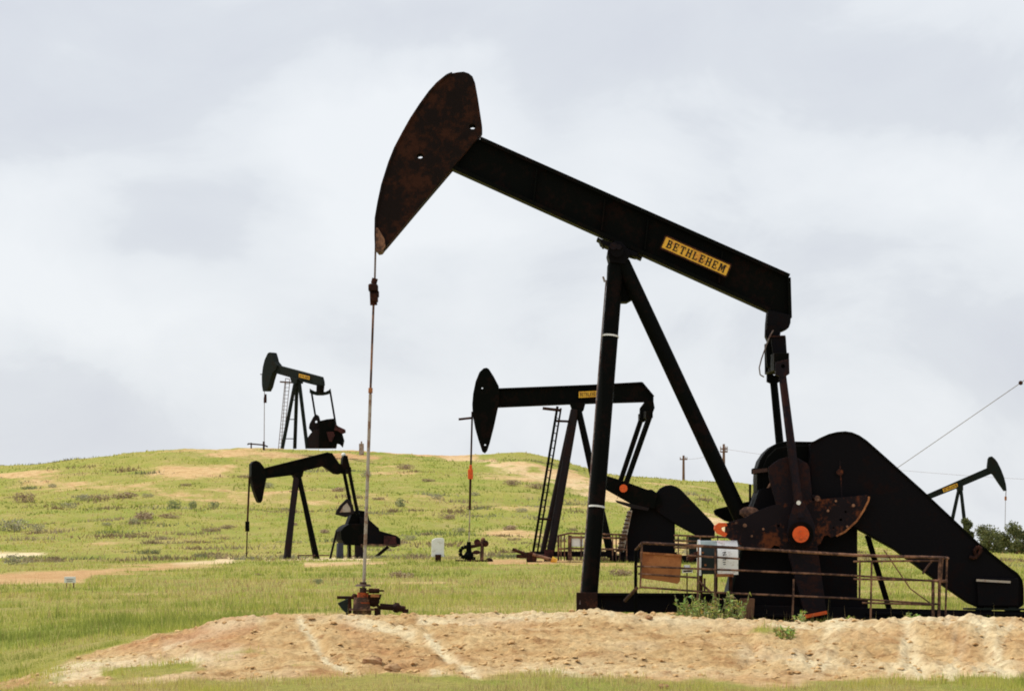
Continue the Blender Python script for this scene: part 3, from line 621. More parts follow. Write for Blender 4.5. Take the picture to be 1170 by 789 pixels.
tbm = MB(); B.mid([(731, 466), (737, 458), (746.5, 459), (747.8, 466), (743, 479), (740, 479), (739, 476), (736, 482), (730.5, 480)], .6, mb=tbm); tbm.bar(P(733, 477, 1.3), P(742, 473, -1.3), .3, .3, Vector((1, 0, 0))); tbm.build('equalizer', 'black', rb)
MB().tube(P(733.2, 477, 1.2), P(708, 552, 1.2), .11).build('pitman_arm', 'black', rb)
MB().tube(P(742.2, 476, -1.2), P(713.5, 557, -1.3), .12).build('pitman_arm', 'black', rb)
c = B.mid([(686, 541), (712, 549), (735, 557.5), (752, 563), (747, 581), (722, 576), (686, 555.5)], .3, off=-1.0).build('crank', 'black', rb, .03)
B.mid([(703, 571), (742, 580), (740, 583), (722, 580), (705, 574)], .2, off=-1.2).build('crank_rib', 'brown', c)
MB().tube(P(712.4, 557.6, -1.5), P(712.4, 557.6, -1.2), .17, None, 18).build('wrist_pin', 'orange', c, 0, 'orange painted wrist pin')
B.mid([(686, 541), (712, 549), (735, 557.5), (752, 563), (747, 578), (722, 574), (686, 553.5)], .3, off=1.1).build('crank', 'black', rb, .03)
MB().tube(P(748, 572, -1), P(748, 572, 1), .3, None, 16).build('crank_shaft', 'black', rb)
gp = B.mid([(722, 573), (735, 560), (744, 559), (765, 575), (770.5, 598), (770.5, 642), (706.5, 642), (708.4, 634)], 1.4).build('gearbox', 'black2', rb, .03)
x = MB(); B.mid([(717.5, 583), (722, 583), (712.5, 630), (705, 630)], .9, off=-.9, mb=x); x.build('side_stair', 'grey', rb)
x = MB()
for i in range(11):
    t = i / 10; x.bar(P(716 - 12 * t, 585 + 44 * t, -1.4), P(721 - 9 * t, 585 + 44 * t, -1.4), .1, .05, n)
x.build('stair_treads', 'darkrust', rb)
B.mid([(746.5, 572), (748.5, 564), (753.8, 557.5), (760, 554.5), (766.5, 553.8), (772, 555.5), (776.6, 558), (812, 594.5), (816, 600), (816.6, 607.6), (816, 615), (798, 612.8), (774, 600), (750, 584.5)], .6, off=-.55).build('belt_guard', 'black2', rb, .04)
x = MB()
for o in (-1.25, 1.25): x.bar(P(606, 632.5, o), P(704, 632.5, o), .25, 6 * m, n); x.bar(P(704, 638, o), P(850, 638, o), .25, 8 * m, n)
for u in (610, 650, 700, 770, 830): x.bar(P(u, 635, -1.2), P(u, 635, 1.2), .25, .35, Vector((1, 0, 0)))
x.build('skid_base', 'black2', rb)
B.mid([(786, 612), (812, 613), (812, 640), (788, 640)], 1.0).build('motor', 'dkgreen', rb, .03)
B.mid([(622, 627), (632.5, 628), (632.5, 641), (621.5, 641)], .5, off=-1.2).build('leg_foot', 'redp', rb)
rr = thing('pipe_railing', 'low brown railing with white panel at the level-beamed pumpjack', 'railing', (P(650, 636, -2).x, 163, gz(P(650, 636, -2).x, 163)))
for pts in ([(637, 612), (650, 608.8), (716, 610.5)], [(637, 627), (650, 626), (716, 627.5)], [(650, 613), (716, 614.5)], [(770, 611), (842, 614)], [(770, 617), (842, 620)], [(770, 625), (842, 627)]): MB().path([P(a, b, -2) for a, b in pts], .04).build('rail', 'rail', rr)
for i, u in enumerate((638, 641, 645, 650, 652, 664, 685, 700, 704, 708, 716, 775, 785, 800, 820, 842)): MB().tube(P(u, 611, -2), P(u, 640, -2), .05 if u in (638, 650, 652) else .03, None, 6).build('post', 'rail', rr)
B.mid([(652.8, 613.5), (666.5, 613.5), (666.5, 624), (652.8, 624)], .04, off=-1.93).build('panel', 'white', rr)
pb = thing('pipe_manifold', 'low cluster of dark pipes with a yellow end at the foot of the ladder', 'pipes', (P(608, 640, -2.4).x, 162.6, gz(P(608, 640, -2.4).x, 162.6)))
B.mid([(601, 630.5), (612.5, 630), (613, 642), (601.5, 642)], .5, off=-2.4).build('valve_box', 'darkrust', pb, .03)
MB().path([P(585.5, 627, -2.4), P(600, 632.5, -2.4), P(612, 633, -2.4)], .07).path([P(590, 635, -2.4), P(622, 635, -2.4)], .08).build('pipe', 'darkrust', pb)
MB().path([P(608.5, 633, -2.7), P(632, 639.5, -2.7)], .07).build('pipe', 'rail', pb)
MB().tube(P(630, 639.3, -2.7), P(636, 641.5, -2.7), .16, .12).build('pipe_end', 'yellow', pb)
MB().tube(P(540.5, 477, 0), P(524, 478.8, 0), .05).build('head_rod', 'darkrust', rb)
MB().tube(P(539.6, 470), P(538, 532), .04, None, 8).build('bridle_cable', 'darkrust', rb)
x = MB().box(P(537.5, 541.5), .22, .3, .42).box(P(537.8, 533.5), .12, .2, .2); x.build('carrier_bar', 'orange', rb, .03, 'orange carrier bar clamp')
MB().tube(P(537.5, 545), P(536.8, 582), .05, None, 8).build('polished_rod', 'darkrust', rb)
MB().tube(P(536.8, 582), P(535.9, 618), .025, None, 8).build('rod_lower', 'grey', rb)
gx_ = P(536, 642); w2 = thing('wellhead', 'black wellhead with curved pipe on the grass beside the white box', 'wellhead', (gx_.x, 165, gz(gx_.x, 165)), 'wellheads')
MB().tube(P(535.7, 618.4), P(535.7, 645), .09, .16).ball(P(535.5, 635), .22).tube(P(540, 636), P(541, 645), .12).build('casing', 'black', w2)
MB().path([P(537, 624), P(530, 624.8), P(527, 626.5), P(525.6, 631), P(527, 635), P(531, 636.6), P(536, 636.5)], .085).build('loop_pipe', 'black', w2)
MB().path([P(533, 625.2), P(545, 622.8), P(555.5, 620.4)], .075).ball(P(554.5, 620.5), .15).build('arm', 'darkrust', w2)
MB().tube(P(551.2, 616), P(550.3, 645), .08).ball(P(552, 616), .1).build('support_post', 'rail', w2)
MB().tube(P(545.2, 619, -.05), P(545.2, 619, .05), .14, None, 14).path([P(545.2, 619), P(545.2, 623)], .03).ball(P(544.5, 630.5), .12, 8, (1.4, 1, .8)).path([P(537, 632), P(545, 630.3)], .05).build('hand_wheel', 'redp', w2)
MB().path([P(520, 641.3, -.2), P(562, 641.8, -.2)], .09).ball(P(559, 641, -.2), .17).build('ground_pipe', 'darkrust', w2)
q = P(500, 641, -1); wb2 = thing('meter_box', 'white upright box on a short dark post in the grass', 'meter box', (q.x, 164, gz(q.x, 164)))
B.mid([(493.2, 617), (497, 614.5), (506, 614), (507.5, 616), (507.3, 636), (493, 636)], .5, off=-1).build('housing', 'white', wb2, .03)
B.mid([(497.3, 633), (504, 633), (504, 646), (497.3, 646)], .3, off=-1.2).build('post', 'darkrust', wb2)

# ================================================================== LEFT MID PUMPJACK
D = Plane(345, 640, 192, 14); P = D.P; n = D.n; m = D.m
rd = thing('pumpjack', 'black pumpjack at the foot of the hill with lowered head and bent beam tail', 'pumpjack', P(360, 641), 'pumpjacks on the oil field')
D.mid([(285.8, 530), (288.5, 527), (291.5, 526), (296, 528), (300, 533), (303, 540), (303, 547), (300.5, 560), (298.5, 571.5), (296.5, 574.3), (294, 573), (291.5, 567), (288, 556), (285.8, 544)], .7, (circ(294.6, 557, .8, 8),)).build('horse_head', 'black', rd, .02)
x = MB(); D.mid([(301, 534.5), (320, 531), (352, 523), (374, 516.8), (378.6, 517.3), (382, 522), (387, 529.5), (392, 531.5), (397, 531.6), (400.5, 534), (399.5, 538), (392, 539.5), (386, 541.8), (381, 541), (368.7, 532.5), (350, 537), (336, 541.8), (302.5, 546)], .4, mb=x)
x.bar(P(303, 535), P(374, 517.2), .55, .08, n).bar(P(303, 545.5), P(336, 541.5), .55, .08, n); x.build('walking_beam', 'black', rd, .01)
D.mid([(334, 540), (345, 538.5), (344, 544), (340, 547), (336, 545)], .9).build('saddle_bearing', 'black', rd)
for a, b, o, r_ in ((339, 326.5, -1.1, .16), (338.5, 329, 1.1, .12), (341, 363.8, -1.0, .13), (341, 361, 1.0, .09)): MB().tube(P(a, 543, o * .25), P(b, 644, o), r_, None, 12).build('leg', 'brown' if b < 340 else 'black', rd)
x = MB(); D.mid([(390.5, 524), (392, 520), (396, 520.5), (397, 526), (399.5, 536), (398, 541), (391, 541), (390, 534)], .5, mb=x); x.bar(P(392.5, 539, 1.1), P(399, 537.5, -1.1), .2, .2, Vector((1, 0, 0))); x.build('tail_bearing', 'black', rd)
MB().ball(P(392.5, 519.5), .12).build('bearing_cap', 'white', rd)
MB().tube(P(393.2, 540, 1.1), P(402, 584, 1.1), .09).build('pitman_arm', 'black', rd); MB().tube(P(399, 538, -1.1), P(409, 588, -1.1), .09).build('pitman_arm', 'black', rd)
D.mid([(383.3, 587.4), (384.5, 583), (389, 576.5), (396.3, 569.3), (399, 571.5), (403, 577), (404.5, 586), (395, 590.5)], .25, off=-1.0).build('counterweight', 'brown', rd, .03)
D.mid([(387.5, 585), (391.5, 578), (396, 574), (399.5, 580), (400, 584.5)], .28, off=-1.0).build('counterweight_face', 'grey', rd)
D.mid([(401, 584), (408, 582.5), (415.6, 583.7), (419, 588), (420.4, 594), (415, 610), (397, 612), (395, 600)], .8).build('gearbox', 'black', rd, .03)
D.mid([(386, 606), (390, 601.5), (395, 598.5), (410, 598), (414, 604), (413, 622.5), (391, 622), (387, 616)], 1.5).build('engine_block', 'black', rd, .05)
D.mid([(410, 590), (420.4, 593), (431.8, 603), (432.5, 606), (452, 611.5), (456.5, 615), (456.5, 622), (450, 625), (440, 622), (411.8, 622.5)], .5, off=-.4).build('belt_guard', 'black2', rd, .03)
D.mid([(438.8, 611.5), (452, 612.5), (453, 621), (438.4, 621)], .1, off=-.7).build('red_panel', 'redp', rd, 0, 'dull red end panel')
for i, (u0, u1, o) in enumerate(((385.5, 391.5, -.6), (397.6, 400.4, .4), (406, 413.5, -.5))):
    D.mid([(u0, 620), (u1, 620), (u1 + (2 if i == 2 else 0), 644), (u0 - (1 if i == 0 else 0), 644)], .4, off=o).build('support_leg', 'bluegrey' if i == 0 else 'brown', rd)
x = MB().bar(P(443.5, 624), P(421, 643), .15, .15, n).bar(P(384.5, 607), P(375.5, 645), .1, .1, n); x.build('brace', 'brown', rd)
x = MB().bar(P(412, 621.8, -.7), P(456.5, 622.6, -.7), .1, .09, n).bar(P(412, 624, -.7), P(440, 624, -.7), .06, .04, n); x.build('platform_edge', 'rail', rd)
x = MB().path([P(340, 634, -1), P(376, 634, -1)], .03).path([P(341, 634, -1), P(341, 644, -1)], .03).path([P(358, 634, -1), P(358, 644, -1)], .03); x.build('low_rail', 'rail', rd)
MB().bar(P(322, 643), P(425, 644.5), 1.6, .2, n).build('skid_base', 'black2', rd)
MB().tube(P(285, 545), P(282.6, 600), .05, None, 8).build('bridle_cable', 'darkrust', rd); MB().box(P(282.6, 601), .2, .25, .5).build('carrier_bar', 'black', rd); MB().tube(P(282.6, 602), P(281.5, 642), .035, None, 6).build('polished_rod', 'darkrust', rd)

# ================================================================== HILLTOP PUMPJACK
E = Plane(340, 510, 330, -42); P = E.P; n = E.n; m = E.m
re_ = thing('pumpjack', 'dark pumpjack standing on the crest of the hill, seen at an angle', 'pumpjack', P(350, 509), 'pumpjacks on the oil field')
E.mid([(308.5, 403.5), (310.5, 402.4), (313.5, 403), (315, 408), (316.2, 413), (319.5, 417.2), (318, 422), (314, 426), (311.5, 434), (309.5, 442), (307, 447), (303, 447), (301.9, 440), (301.7, 430), (303, 419), (305, 411)], .6).build('horse_head', 'green', re_, .02)
x = MB(); E.mid([(318, 417), (343, 423.6), (368, 430.4), (369.3, 435), (369.8, 440), (364, 440.5), (352, 437.5), (334.4, 431.5), (314, 425.6)], .35, mb=x); x.build('walking_beam', 'green', re_, .01)
nameplate(E, [(341.8, 426.8), (354, 429.8), (353.6, 433.6), (341.6, 430.6)], -.25, re_, .04)
for a, b, o in ((338, 322.5, -1.3), (339.5, 336.8, 1.1), (341.5, 351, 0)): MB().tube(P(a, 433, o * .15), P(b, 512, o), .16, None, 12).build('leg', 'green', re_)
x = MB()
for t in (.3, .58, .86): x.tube(P(338 - 15.5 * t, 433 + 79 * t, -1.3 * t), P(339.5 - 2.7 * t, 433 + 79 * t, 1.1 * t), .045, None, 6)
x.build('cross_brace', 'green', re_)
E.mid([(335, 431), (343, 433), (342.5, 438), (337, 438)], .8).build('saddle_bearing', 'green', re_)
E.mid([(364, 439), (368.5, 440), (367.5, 449), (363.6, 449)], .5).build('tail_bearing', 'black', re_)
F1 = Plane(366, 447, 330, 0); x = MB(); F1.mid([(354, 443.5), (356, 445), (360, 447), (372, 447.5), (376, 445.5), (377.5, 443.5), (378.5, 448), (375, 450.3), (369, 451.5), (362, 451.5), (356.5, 450), (353.8, 448.5)], .4, mb=x); x.build('equalizer', 'green', re_, .02)
MB().tube(F1.P(355.8, 447), F1.P(360.5, 476), .085).build('pitman_arm', 'black', re_); MB().tube(F1.P(377.2, 447), F1.P(383.6, 485), .085).build('pitman_arm', 'black', re_)
F1.mid([(353, 489), (353.8, 484), (356, 480), (358.5, 475.5), (362, 473.3), (364.5, 475), (365.8, 480), (368, 486), (366, 494), (357, 494)], .6, (circ(361.3, 481.6, 1.4, 10),), .4).build('crank', 'brown', re_, .03)
F1.mid([(351, 512), (352, 500), (355.5, 495), (360, 491), (374, 491), (374, 512)], 1.6).build('gearbox_stand', 'brown', re_, .05)
F1.mid([(365, 481), (373.5, 479), (382.6, 478), (384, 486), (391, 495), (393.3, 503), (391.5, 511), (388.5, 507.5), (385, 506.5), (384, 512), (365, 512)], 1.2, off=-.4).build('gearbox', 'black', re_, .05)
F1.mid([(383.5, 484), (387, 487), (394.6, 490.5), (395, 494), (391, 495.5), (386, 492), (382, 491.5)], .6, off=-1.0).build('crank', 'redp', re_, .03, 'reddish crank end')
F1.mid([(373, 493), (381, 493), (382.5, 497), (379, 504.5), (376, 504)], .2, off=-1.2).build('red_panel', 'redp', re_)
MB().tube(P(302.2, 446), P(301.8, 508), .03, None, 8).build('polished_rod', 'cable', re_); MB().box(P(303, 457), .25, .25, .45).tube(P(303.3, 450), P(303, 457), .1, .14).build('carrier_bar', 'darkrust', re_)
MB().tube(P(297.5, 427.3), P(302, 428), .04).build('head_rod', 'darkrust', re_)
q = at(323, 509, 334); tl = thing('ladder', 'tall pale ladder tower behind the pumpjack on the hilltop', 'ladder', (q.x, 334, q.z))
T = Plane(323, 509, 334, 0); P = T.P
for a, b, o in ((325.5, 318, 0), (331, 323, 0), (326.5, 321, .8)): MB().tube(P(a, 437, o), P(b, 513, o), .035, None, 6).build('rail', 'cable', tl)
for i in range(18):
    t = (i + .3) / 18; MB().tube(P(325.5 - 7.5 * t, 437 + 76 * t), P(331 - 8 * t, 437 + 76 * t), .022, None, 6).build('rung', 'cable', tl)
MB().bar(P(320, 436, 0), P(333, 436.8, 0), .8, .1, T.n).path([P(326, 436.5), P(326.3, 432), P(331, 433), P(330.7, 437)], .03).build('platform', 'rail', tl)
hw = thing('wellhead', 'small wellhead pipes on the hilltop left of the pumpjack', 'wellhead', at(298, 508, 329), 'wellheads')
P = F1.P; MB().path([P(283, 508), P(283.5, 506.5), P(301, 508), P(306, 510)], .06).tube(P(301.4, 504), P(301.4, 514), .09).tube(P(287, 505.5), P(287, 512), .06).build('pipework', 'darkrust', hw)

# ================================================================== RIGHT DISTANT PUMPJACK
G = Plane(1100, 634, 300, 0); P = G.P; n = G.n
rg = thing('pumpjack', 'distant green-black pumpjack facing right with a raised beam above the trees', 'pumpjack', P(1100, 636), 'pumpjacks on the oil field')
G.mid([(1128.6, 524), (1130, 521.6), (1133, 521), (1136.5, 524), (1139.5, 528), (1143.5, 536), (1146.8, 544.7), (1149, 553), (1149.8, 560), (1147, 560.8), (1140, 551), (1133.8, 541.6), (1129, 539.5), (1127.5, 533)], .5).build('horse_head', 'green', rg, .02)
G.mid([(1059.3, 564.2), (1094, 549), (1128.3, 534), (1132, 541.2), (1096, 556.5), (1062, 570)], .35).build('walking_beam', 'green', rg)
nameplate(G, [(1076.7, 558), (1093.4, 551.6), (1094.8, 555.8), (1078.2, 562)], -.25, rg, .04)
for a, b, o in ((1095.5, 1077.5, -1), (1096, 1079, 1), (1098, 1107.5, -1), (1097.6, 1106, 1)): MB().tube(P(a, 558, o * .2), P(b, 638, o), .12, None, 10).build('leg', 'green', rg)
G.mid([(1092.5, 556), (1100, 554), (1100, 560), (1094, 560.5)], .7).build('saddle_bearing', 'green', rg)
MB().tube(P(1149.5, 559), P(1149, 571), .03).build('bridle_cable', 'cable', rg); MB().box(P(1149, 569), .15, .2, .3).build('carrier_bar', 'rust', rg); MB().tube(P(1148.9, 570), P(1147.8, 636), .02).build('polished_rod', 'cable', rg)
MB().tube(P(1061.5, 567), P(1052, 610), .1).build('pitman_arm', 'green', rg)
G.mid([(1030, 606), (1052, 600), (1068, 612), (1066, 640), (1030, 640)], 1.2).build('gearbox', 'green', rg, .05)
MB().bar(P(1025, 637), P(1112, 638), 1.8, .3, n).build('skid_base', 'green', rg)

# ================================================================== POWER LINE
def pole(u, v0, v1, Y, arm, label):
    b = at(u, v1, Y); z0 = gz(b.x, Y) - .4; o = thing('utility_pole', label, 'utility pole', (b.x, Y, z0), 'utility poles behind the hill')
    t = at(u, v0, Y); MB().tube((b.x, Y, z0), t, .17, .11, 12).build('pole', 'polewood', o)
    for k, dz in enumerate(arm):
        p = at(u, v0 + dz, Y); hw_ = 4.3 * Y / F; MB().box(p - Vector((0, .18, 0)), 2 * hw_, .1, .12).build('crossarm', 'polewood', o)
        for s_ in (-.9, 0.5, .9):
            q = p + Vector((s_ * hw_, -.18, .12)); MB().tube(q - Vector((0, 0, .06)), q + Vector((0, 0, .12)), .05, .035, 8).build('insulator', 'grey', o)
    return o
pole(781, 520, 556, 395, (4.5,), 'small wooden utility pole with one crossarm beyond the hill crest')
pole(827, 507, 562, 365, (5.5, 9), 'larger wooden utility pole with two crossarms right of the smaller pole')
def wire(a, b, sag, r, name, label, group='overhead wires'):
    pts = [a.lerp(b, t / 16) - Vector((0, 0, sag * 4 * (t / 16) * (1 - t / 16))) for t in range(17)]
    tagobj(MB().path(pts, r, 6).build(name, 'cable'), label, 'wire', group)
wire(at(830, 513, 365), at(1260, 551, 330), .5, .012, 'overhead_wire', 'thin overhead wire running right from the larger utility pole')
wire(at(782, 524, 395), at(826, 513, 365), .3, .013, 'overhead_wire', 'short overhead wire between the two utility poles')
wire(at(860, 648, 158), at(1250, 379.5, 110), .0, .010, 'guy_wire', 'sloping guy wire rising to the upper right corner above the distant pumpjack')
x = thing('wire_insulator', 'dark insulator on the sloping wire at the right edge', 'insulator', at(1166, 435.5, 152)); 
_a = at(860, 648, 158); _b = at(1250, 379.5, 110)
# place it on the wire: find where the wire crosses column 1166
best = min((abs(UC + F * _a.lerp(_b, t / 400).x / _a.lerp(_b, t / 400).y - 1166), t) for t in range(401))[1] / 400
pc = _a.lerp(_b, best); x.location = pc; dd = (_b - _a).normalized()
MB().tube(pc - dd * .09, pc + dd * .09, .045, None, 10).ball(pc, .07).build('body', 'darkrust', x)

# small sign and stakes
q = ground_hit(80, 672, 62); sg = thing('sign', 'small white sign on thin posts in the grass at the left', 'sign', (q.x, q.y, q.z))
k = q.y / F
MB().box(q + Vector((0, 0, 10 * k)), 13 * k, .04, 7 * k).build('board', 'white', sg, .01)
for s_ in (-4, 4): MB().tube(q + Vector((s_ * k, .05, -.1)), q + Vector((s_ * k, .05, 10 * k)), .02).build('post', 'polewood', sg)
MB().box(q + Vector((0, -.025, 10.5 * k)), 8 * k, .012, .7 * k).box(q + Vector((0, -.025, 8.5 * k)), 6 * k, .012, .6 * k).build('faded_marks', 'cable', sg)
q = at(413, 517, 335); st = thing('marker_post', 'pale marker post on the hill crest right of the hilltop pumpjack', 'post', (q.x, 335, gz(q.x, 335)))
MB().box((q.x, 335, gz(q.x, 335) + .45), .42, .2, 1.1).tube((q.x, 335, gz(q.x, 335)), (q.x, 335, gz(q.x, 335) + 1.2), .07).build('post_body', 'grey', st)

# ================================================================== TERRAIN
def terrain():
    sc_ = np.concatenate([-np.geomspace(.15, 5, 40)[::-1], np.linspace(-.1485, .1485, 860), np.geomspace(.15, 5, 40)])
    ys = np.concatenate([np.linspace(-200, 40, 24), np.arange(41, 45.5, .25), np.arange(45.5, 58.5, .075), np.arange(58.5, 72, .25), np.geomspace(72, 210, 190), np.geomspace(211, 352, 210)[0:], np.geomspace(354, 7000, 50)])
    W = np.where(ys > 25, ys, 25 + (25 - ys) * .8)
    X = sc_[None, :] * W[:, None]; Y = np.repeat(ys[:, None], len(sc_), 1)
    d, p_, r_, u, v = masks(X, Y); Z = height(X, Y, d)
    nr, nc = X.shape; co = np.stack([X, Y, Z], -1).reshape(-1, 3).astype(np.float32)
    i = np.arange(nr * nc).reshape(nr, nc); q = np.stack([i[:-1, :-1], i[:-1, 1:], i[1:, 1:], i[1:, :-1]], -1).reshape(-1, 4).astype(np.int32)
    me = bpy.data.meshes.new('ground'); me.vertices.add(len(co)); me.vertices.foreach_set('co', co.ravel())
    me.loops.add(q.size); me.loops.foreach_set('vertex_index', q.ravel()); me.polygons.add(len(q))
    me.polygons.foreach_set('loop_start', np.arange(0, q.size, 4, dtype=np.int32)); me.polygons.foreach_set('loop_total', np.full(len(q), 4, np.int32))
    me.polygons.foreach_set('use_smooth', np.ones(len(q), bool)); me.update()
    for nm, a in (('dirt', d), ('pale', p_), ('red', r_)):
        at_ = me.attributes.new(nm, 'FLOAT', 'POINT'); at_.data.foreach_set('value', a.ravel().astype(np.float32))
    me.materials.append(M['ground']); o = bpy.data.objects.new('ground', me); C.objects.link(o); o['kind'] = 'structure'
terrain()

def leafmesh(name, tris, cols, mat):
    """tris (n,3,3), cols (n,3)"""
    n_ = len(tris); me = bpy.data.meshes.new(name); me.vertices.add(n_ * 3); me.vertices.foreach_set('co', tris.reshape(-1).astype(np.float32))
    me.loops.add(n_ * 3); me.loops.foreach_set('vertex_index', np.arange(n_ * 3, dtype=np.int32)); me.polygons.add(n_)
    me.polygons.foreach_set('loop_start', np.arange(0, n_ * 3, 3, dtype=np.int32)); me.polygons.foreach_set('loop_total', np.full(n_, 3, np.int32)); me.update()
    a = me.attributes.new('col', 'FLOAT_COLOR', 'POINT'); c = np.ones((n_, 3, 4), np.float32); c[:, :, :3] = cols[:, None, :]; a.data.foreach_set('color', c.ravel())
    me.materials.append(M[mat]); return me
def palette(k, t):
    """k = which colour (rows), jittered"""
    return np.clip(k * (1 + t[:, None]), .01, .9)
def blades(x, y, z, hgt, wid, lean, cols):
    n_ = len(x); a = RNG.uniform(0, 2 * np.pi, n_); la = RNG.uniform(0, 2 * np.pi, n_)
    p = np.stack([x, y, z - .02], -1); w_ = np.stack([np.cos(a) * wid / 2, np.sin(a) * wid / 2 * .4, np.zeros(n_)], -1)
    tip = p + np.stack([np.cos(la) * lean * hgt, np.sin(la) * lean * hgt, hgt], -1)
    return np.stack([p - w_, p + w_, tip], 1), cols
def grass():
    T_ = []; K = []
    G1 = np.array([.49, .50, .11]); G2 = np.array([.33, .37, .075]); G3 = np.array([.62, .51, .22]); G4 = np.array([.56, .50, .13]); G5 = np.array([.24, .28, .06])
    def scatter(n_, y0, y1, hs, ws, dry, power=1.0, smax=.17, thr=.35, seed=0):
        # even over the picture: more blades per square metre near, fewer far
        t = RNG.uniform(0, 1, n_) ** power; y = y0 * (y1 / y0) ** t; x = RNG.uniform(-smax, smax, n_) * y
        d, _, _, u, v = masks(x, y); n1 = fbm(x * .25, y * .12, 90 + seed, 3); n2 = fbm(x * 1.1, y * .6, 95 + seed, 3)
        keep = (RNG.uniform(0, 1, n_) > sstep(thr - .3, thr + .3, d + .4 * n2)) & (RNG.uniform(0, 1, n_) < .5 + .8 * n2 + .3 * n1)
        x, y, n1, n2 = x[keep], y[keep], n1[keep], n2[keep]; z = height(x, y); k = len(x)
        nf = fbm(x * 2.2, y * 1.0, 97, 3); hgt = hs * RNG.uniform(.4, 1.25, k) * np.clip(1 + .4 * n2 + 1.1 * nf, .25, 2.2); wid = ws * (y / y0) ** .55 * RNG.uniform(.6, 1.3, k)
        s_ = RNG.uniform(0, 1, k) * .7 + .15 + .5 * nf + .6 * n1 + .6 * n2 + 1.5 * fbm(x * .045, y * .13, 99, 4, .6) - .04
        c = np.where((s_ < dry)[:, None], np.where((RNG.uniform(0, 1, k) < .3)[:, None], np.array([.40, .27, .14]), G3), np.where((s_ < .45)[:, None], G4, np.where((s_ < .8)[:, None], G1, np.where((s_ < 1.1)[:, None], G2, G5))))
        c = palette(c, RNG.uniform(-.25, .3, k))
        a, b = blades(x, y, z, hgt, wid, RNG.uniform(.05, .5, k), c); T_.append(a); K.append(b)
    scatter(230000, 60, 105, .12, .014, .32, 1.1, seed=1)
    scatter(200000, 100, 205, .12, .030, .34, 1.0, seed=2)
    scatter(130000, 205, 343, .13, .09, .24, 1.0, seed=3, thr=.4)
    scatter(26000, 60, 150, .30, .010, .75, 1.1, seed=6)
    scatter(95000, 43.2, 47.8, .085, .009, .12, 1.0, thr=.55, seed=4)
    scatter(170000, 46.5, 60, .09, .010, .22, 1.0, thr=.55, seed=5)
    me = leafmesh('grass', np.concatenate(T_), np.concatenate(K), 'grass'); o = bpy.data.objects.new('grass', me); C.objects.link(o)
    tagobj(o, 'short yellow-green prairie grass over the field and hill', 'grass', None, 'stuff')
grass()

def undergrowth():
    nc = 620; t = RNG.uniform(0, 1, nc); cy = 150 * (342 / 150) ** t; cx = RNG.uniform(-.17, .17, nc) * cy
    band = fbm(cx * .03, cy * .07, 121, 3) + .5 * fbm(cx * .12, cy * .12, 123, 2); keep = (band > -.02) & (masks(cx, cy)[0] < .6); cx, cy = cx[keep], cy[keep]
    m_ = 75; k = len(cx) * m_; rad = np.repeat(RNG.uniform(.25, 1.3, len(cx)) * (cy / 250), m_); x = np.repeat(cx, m_) + RNG.normal(size=k) * rad; y = np.repeat(cy, m_) + RNG.normal(size=k) * rad * .8
    z = height(x, y); pal = np.array([(.27, .20, .12), (.34, .27, .17), (.20, .21, .11), (.24, .17, .10), (.30, .28, .18)]); ci = np.repeat(RNG.integers(0, 5, len(cx)), m_)
    T_, K = blades(x, y, z, np.repeat(RNG.uniform(.10, .32, len(cx)), m_) * RNG.uniform(.5, 1.2, k), .09 * RNG.uniform(.6, 1.4, k), RNG.uniform(.2, 1.0, k), palette(pal[ci], RNG.uniform(-.25, .3, k)))
    o = bpy.data.objects.new('undergrowth', leafmesh('undergrowth', T_, K, 'leaf')); C.objects.link(o)
    tagobj(o, 'scattered low brown scrub and dead stalks among the grass of the hill', 'scrub', None, 'stuff')
undergrowth()
# loose clods on the bank
def clods():
    mb_v = []; mb_f = []; base = np.array([(0, 0, 1), (1, 0, 0), (0, 1, 0), (-1, 0, 0), (0, -1, 0), (.6, .6, .6), (-.6, .6, .6), (-.6, -.6, .6), (.6, -.6, .6)], float)
    fs = [(0, 5, 8), (0, 6, 5), (0, 7, 6), (0, 8, 7), (5, 1, 8), (5, 2, 1), (6, 2, 5), (6, 3, 2), (7, 3, 6), (7, 4, 3), (8, 4, 7), (8, 1, 4)]
    n_ = 11000; y = RNG.uniform(46.8, 58.5, n_); x = RNG.uniform(-.16, .16, n_) * y; d, *_ = masks(x, y); dens = fbm(x * .5, y * .5, 77, 3)
    keep = (d > .55) & (RNG.uniform(0, 1, n_) < .5 + dens); x, y, d = x[keep], y[keep], d[keep]; z = height(x, y, d)
    for i in range(len(x)):
        s_ = .007 + .042 * random.random() ** 5; q = base * np.array([s_ * random.uniform(.8, 1.8), s_, s_ * random.uniform(.5, .9)]) * RNG.uniform(.75, 1.2, (9, 1)); a = random.uniform(0, 6.28)
        R_ = np.array([[math.cos(a), -math.sin(a), 0], [math.sin(a), math.cos(a), 0], [0, 0, 1]]); b = len(mb_v) * 9; mb_v.append(q @ R_.T + np.array([x[i], y[i], z[i]])); mb_f += [(p + b, r + b, t + b) for p, r, t in fs]
    me = bpy.data.meshes.new('gravel'); me.from_pydata(np.concatenate(mb_v).tolist(), [], mb_f); me.materials.append(M['clod']); o = bpy.data.objects.new('gravel', me); C.objects.link(o)
    tagobj(o, 'loose tan clods and gravel over the dirt bank', 'gravel', None, 'stuff')
clods()
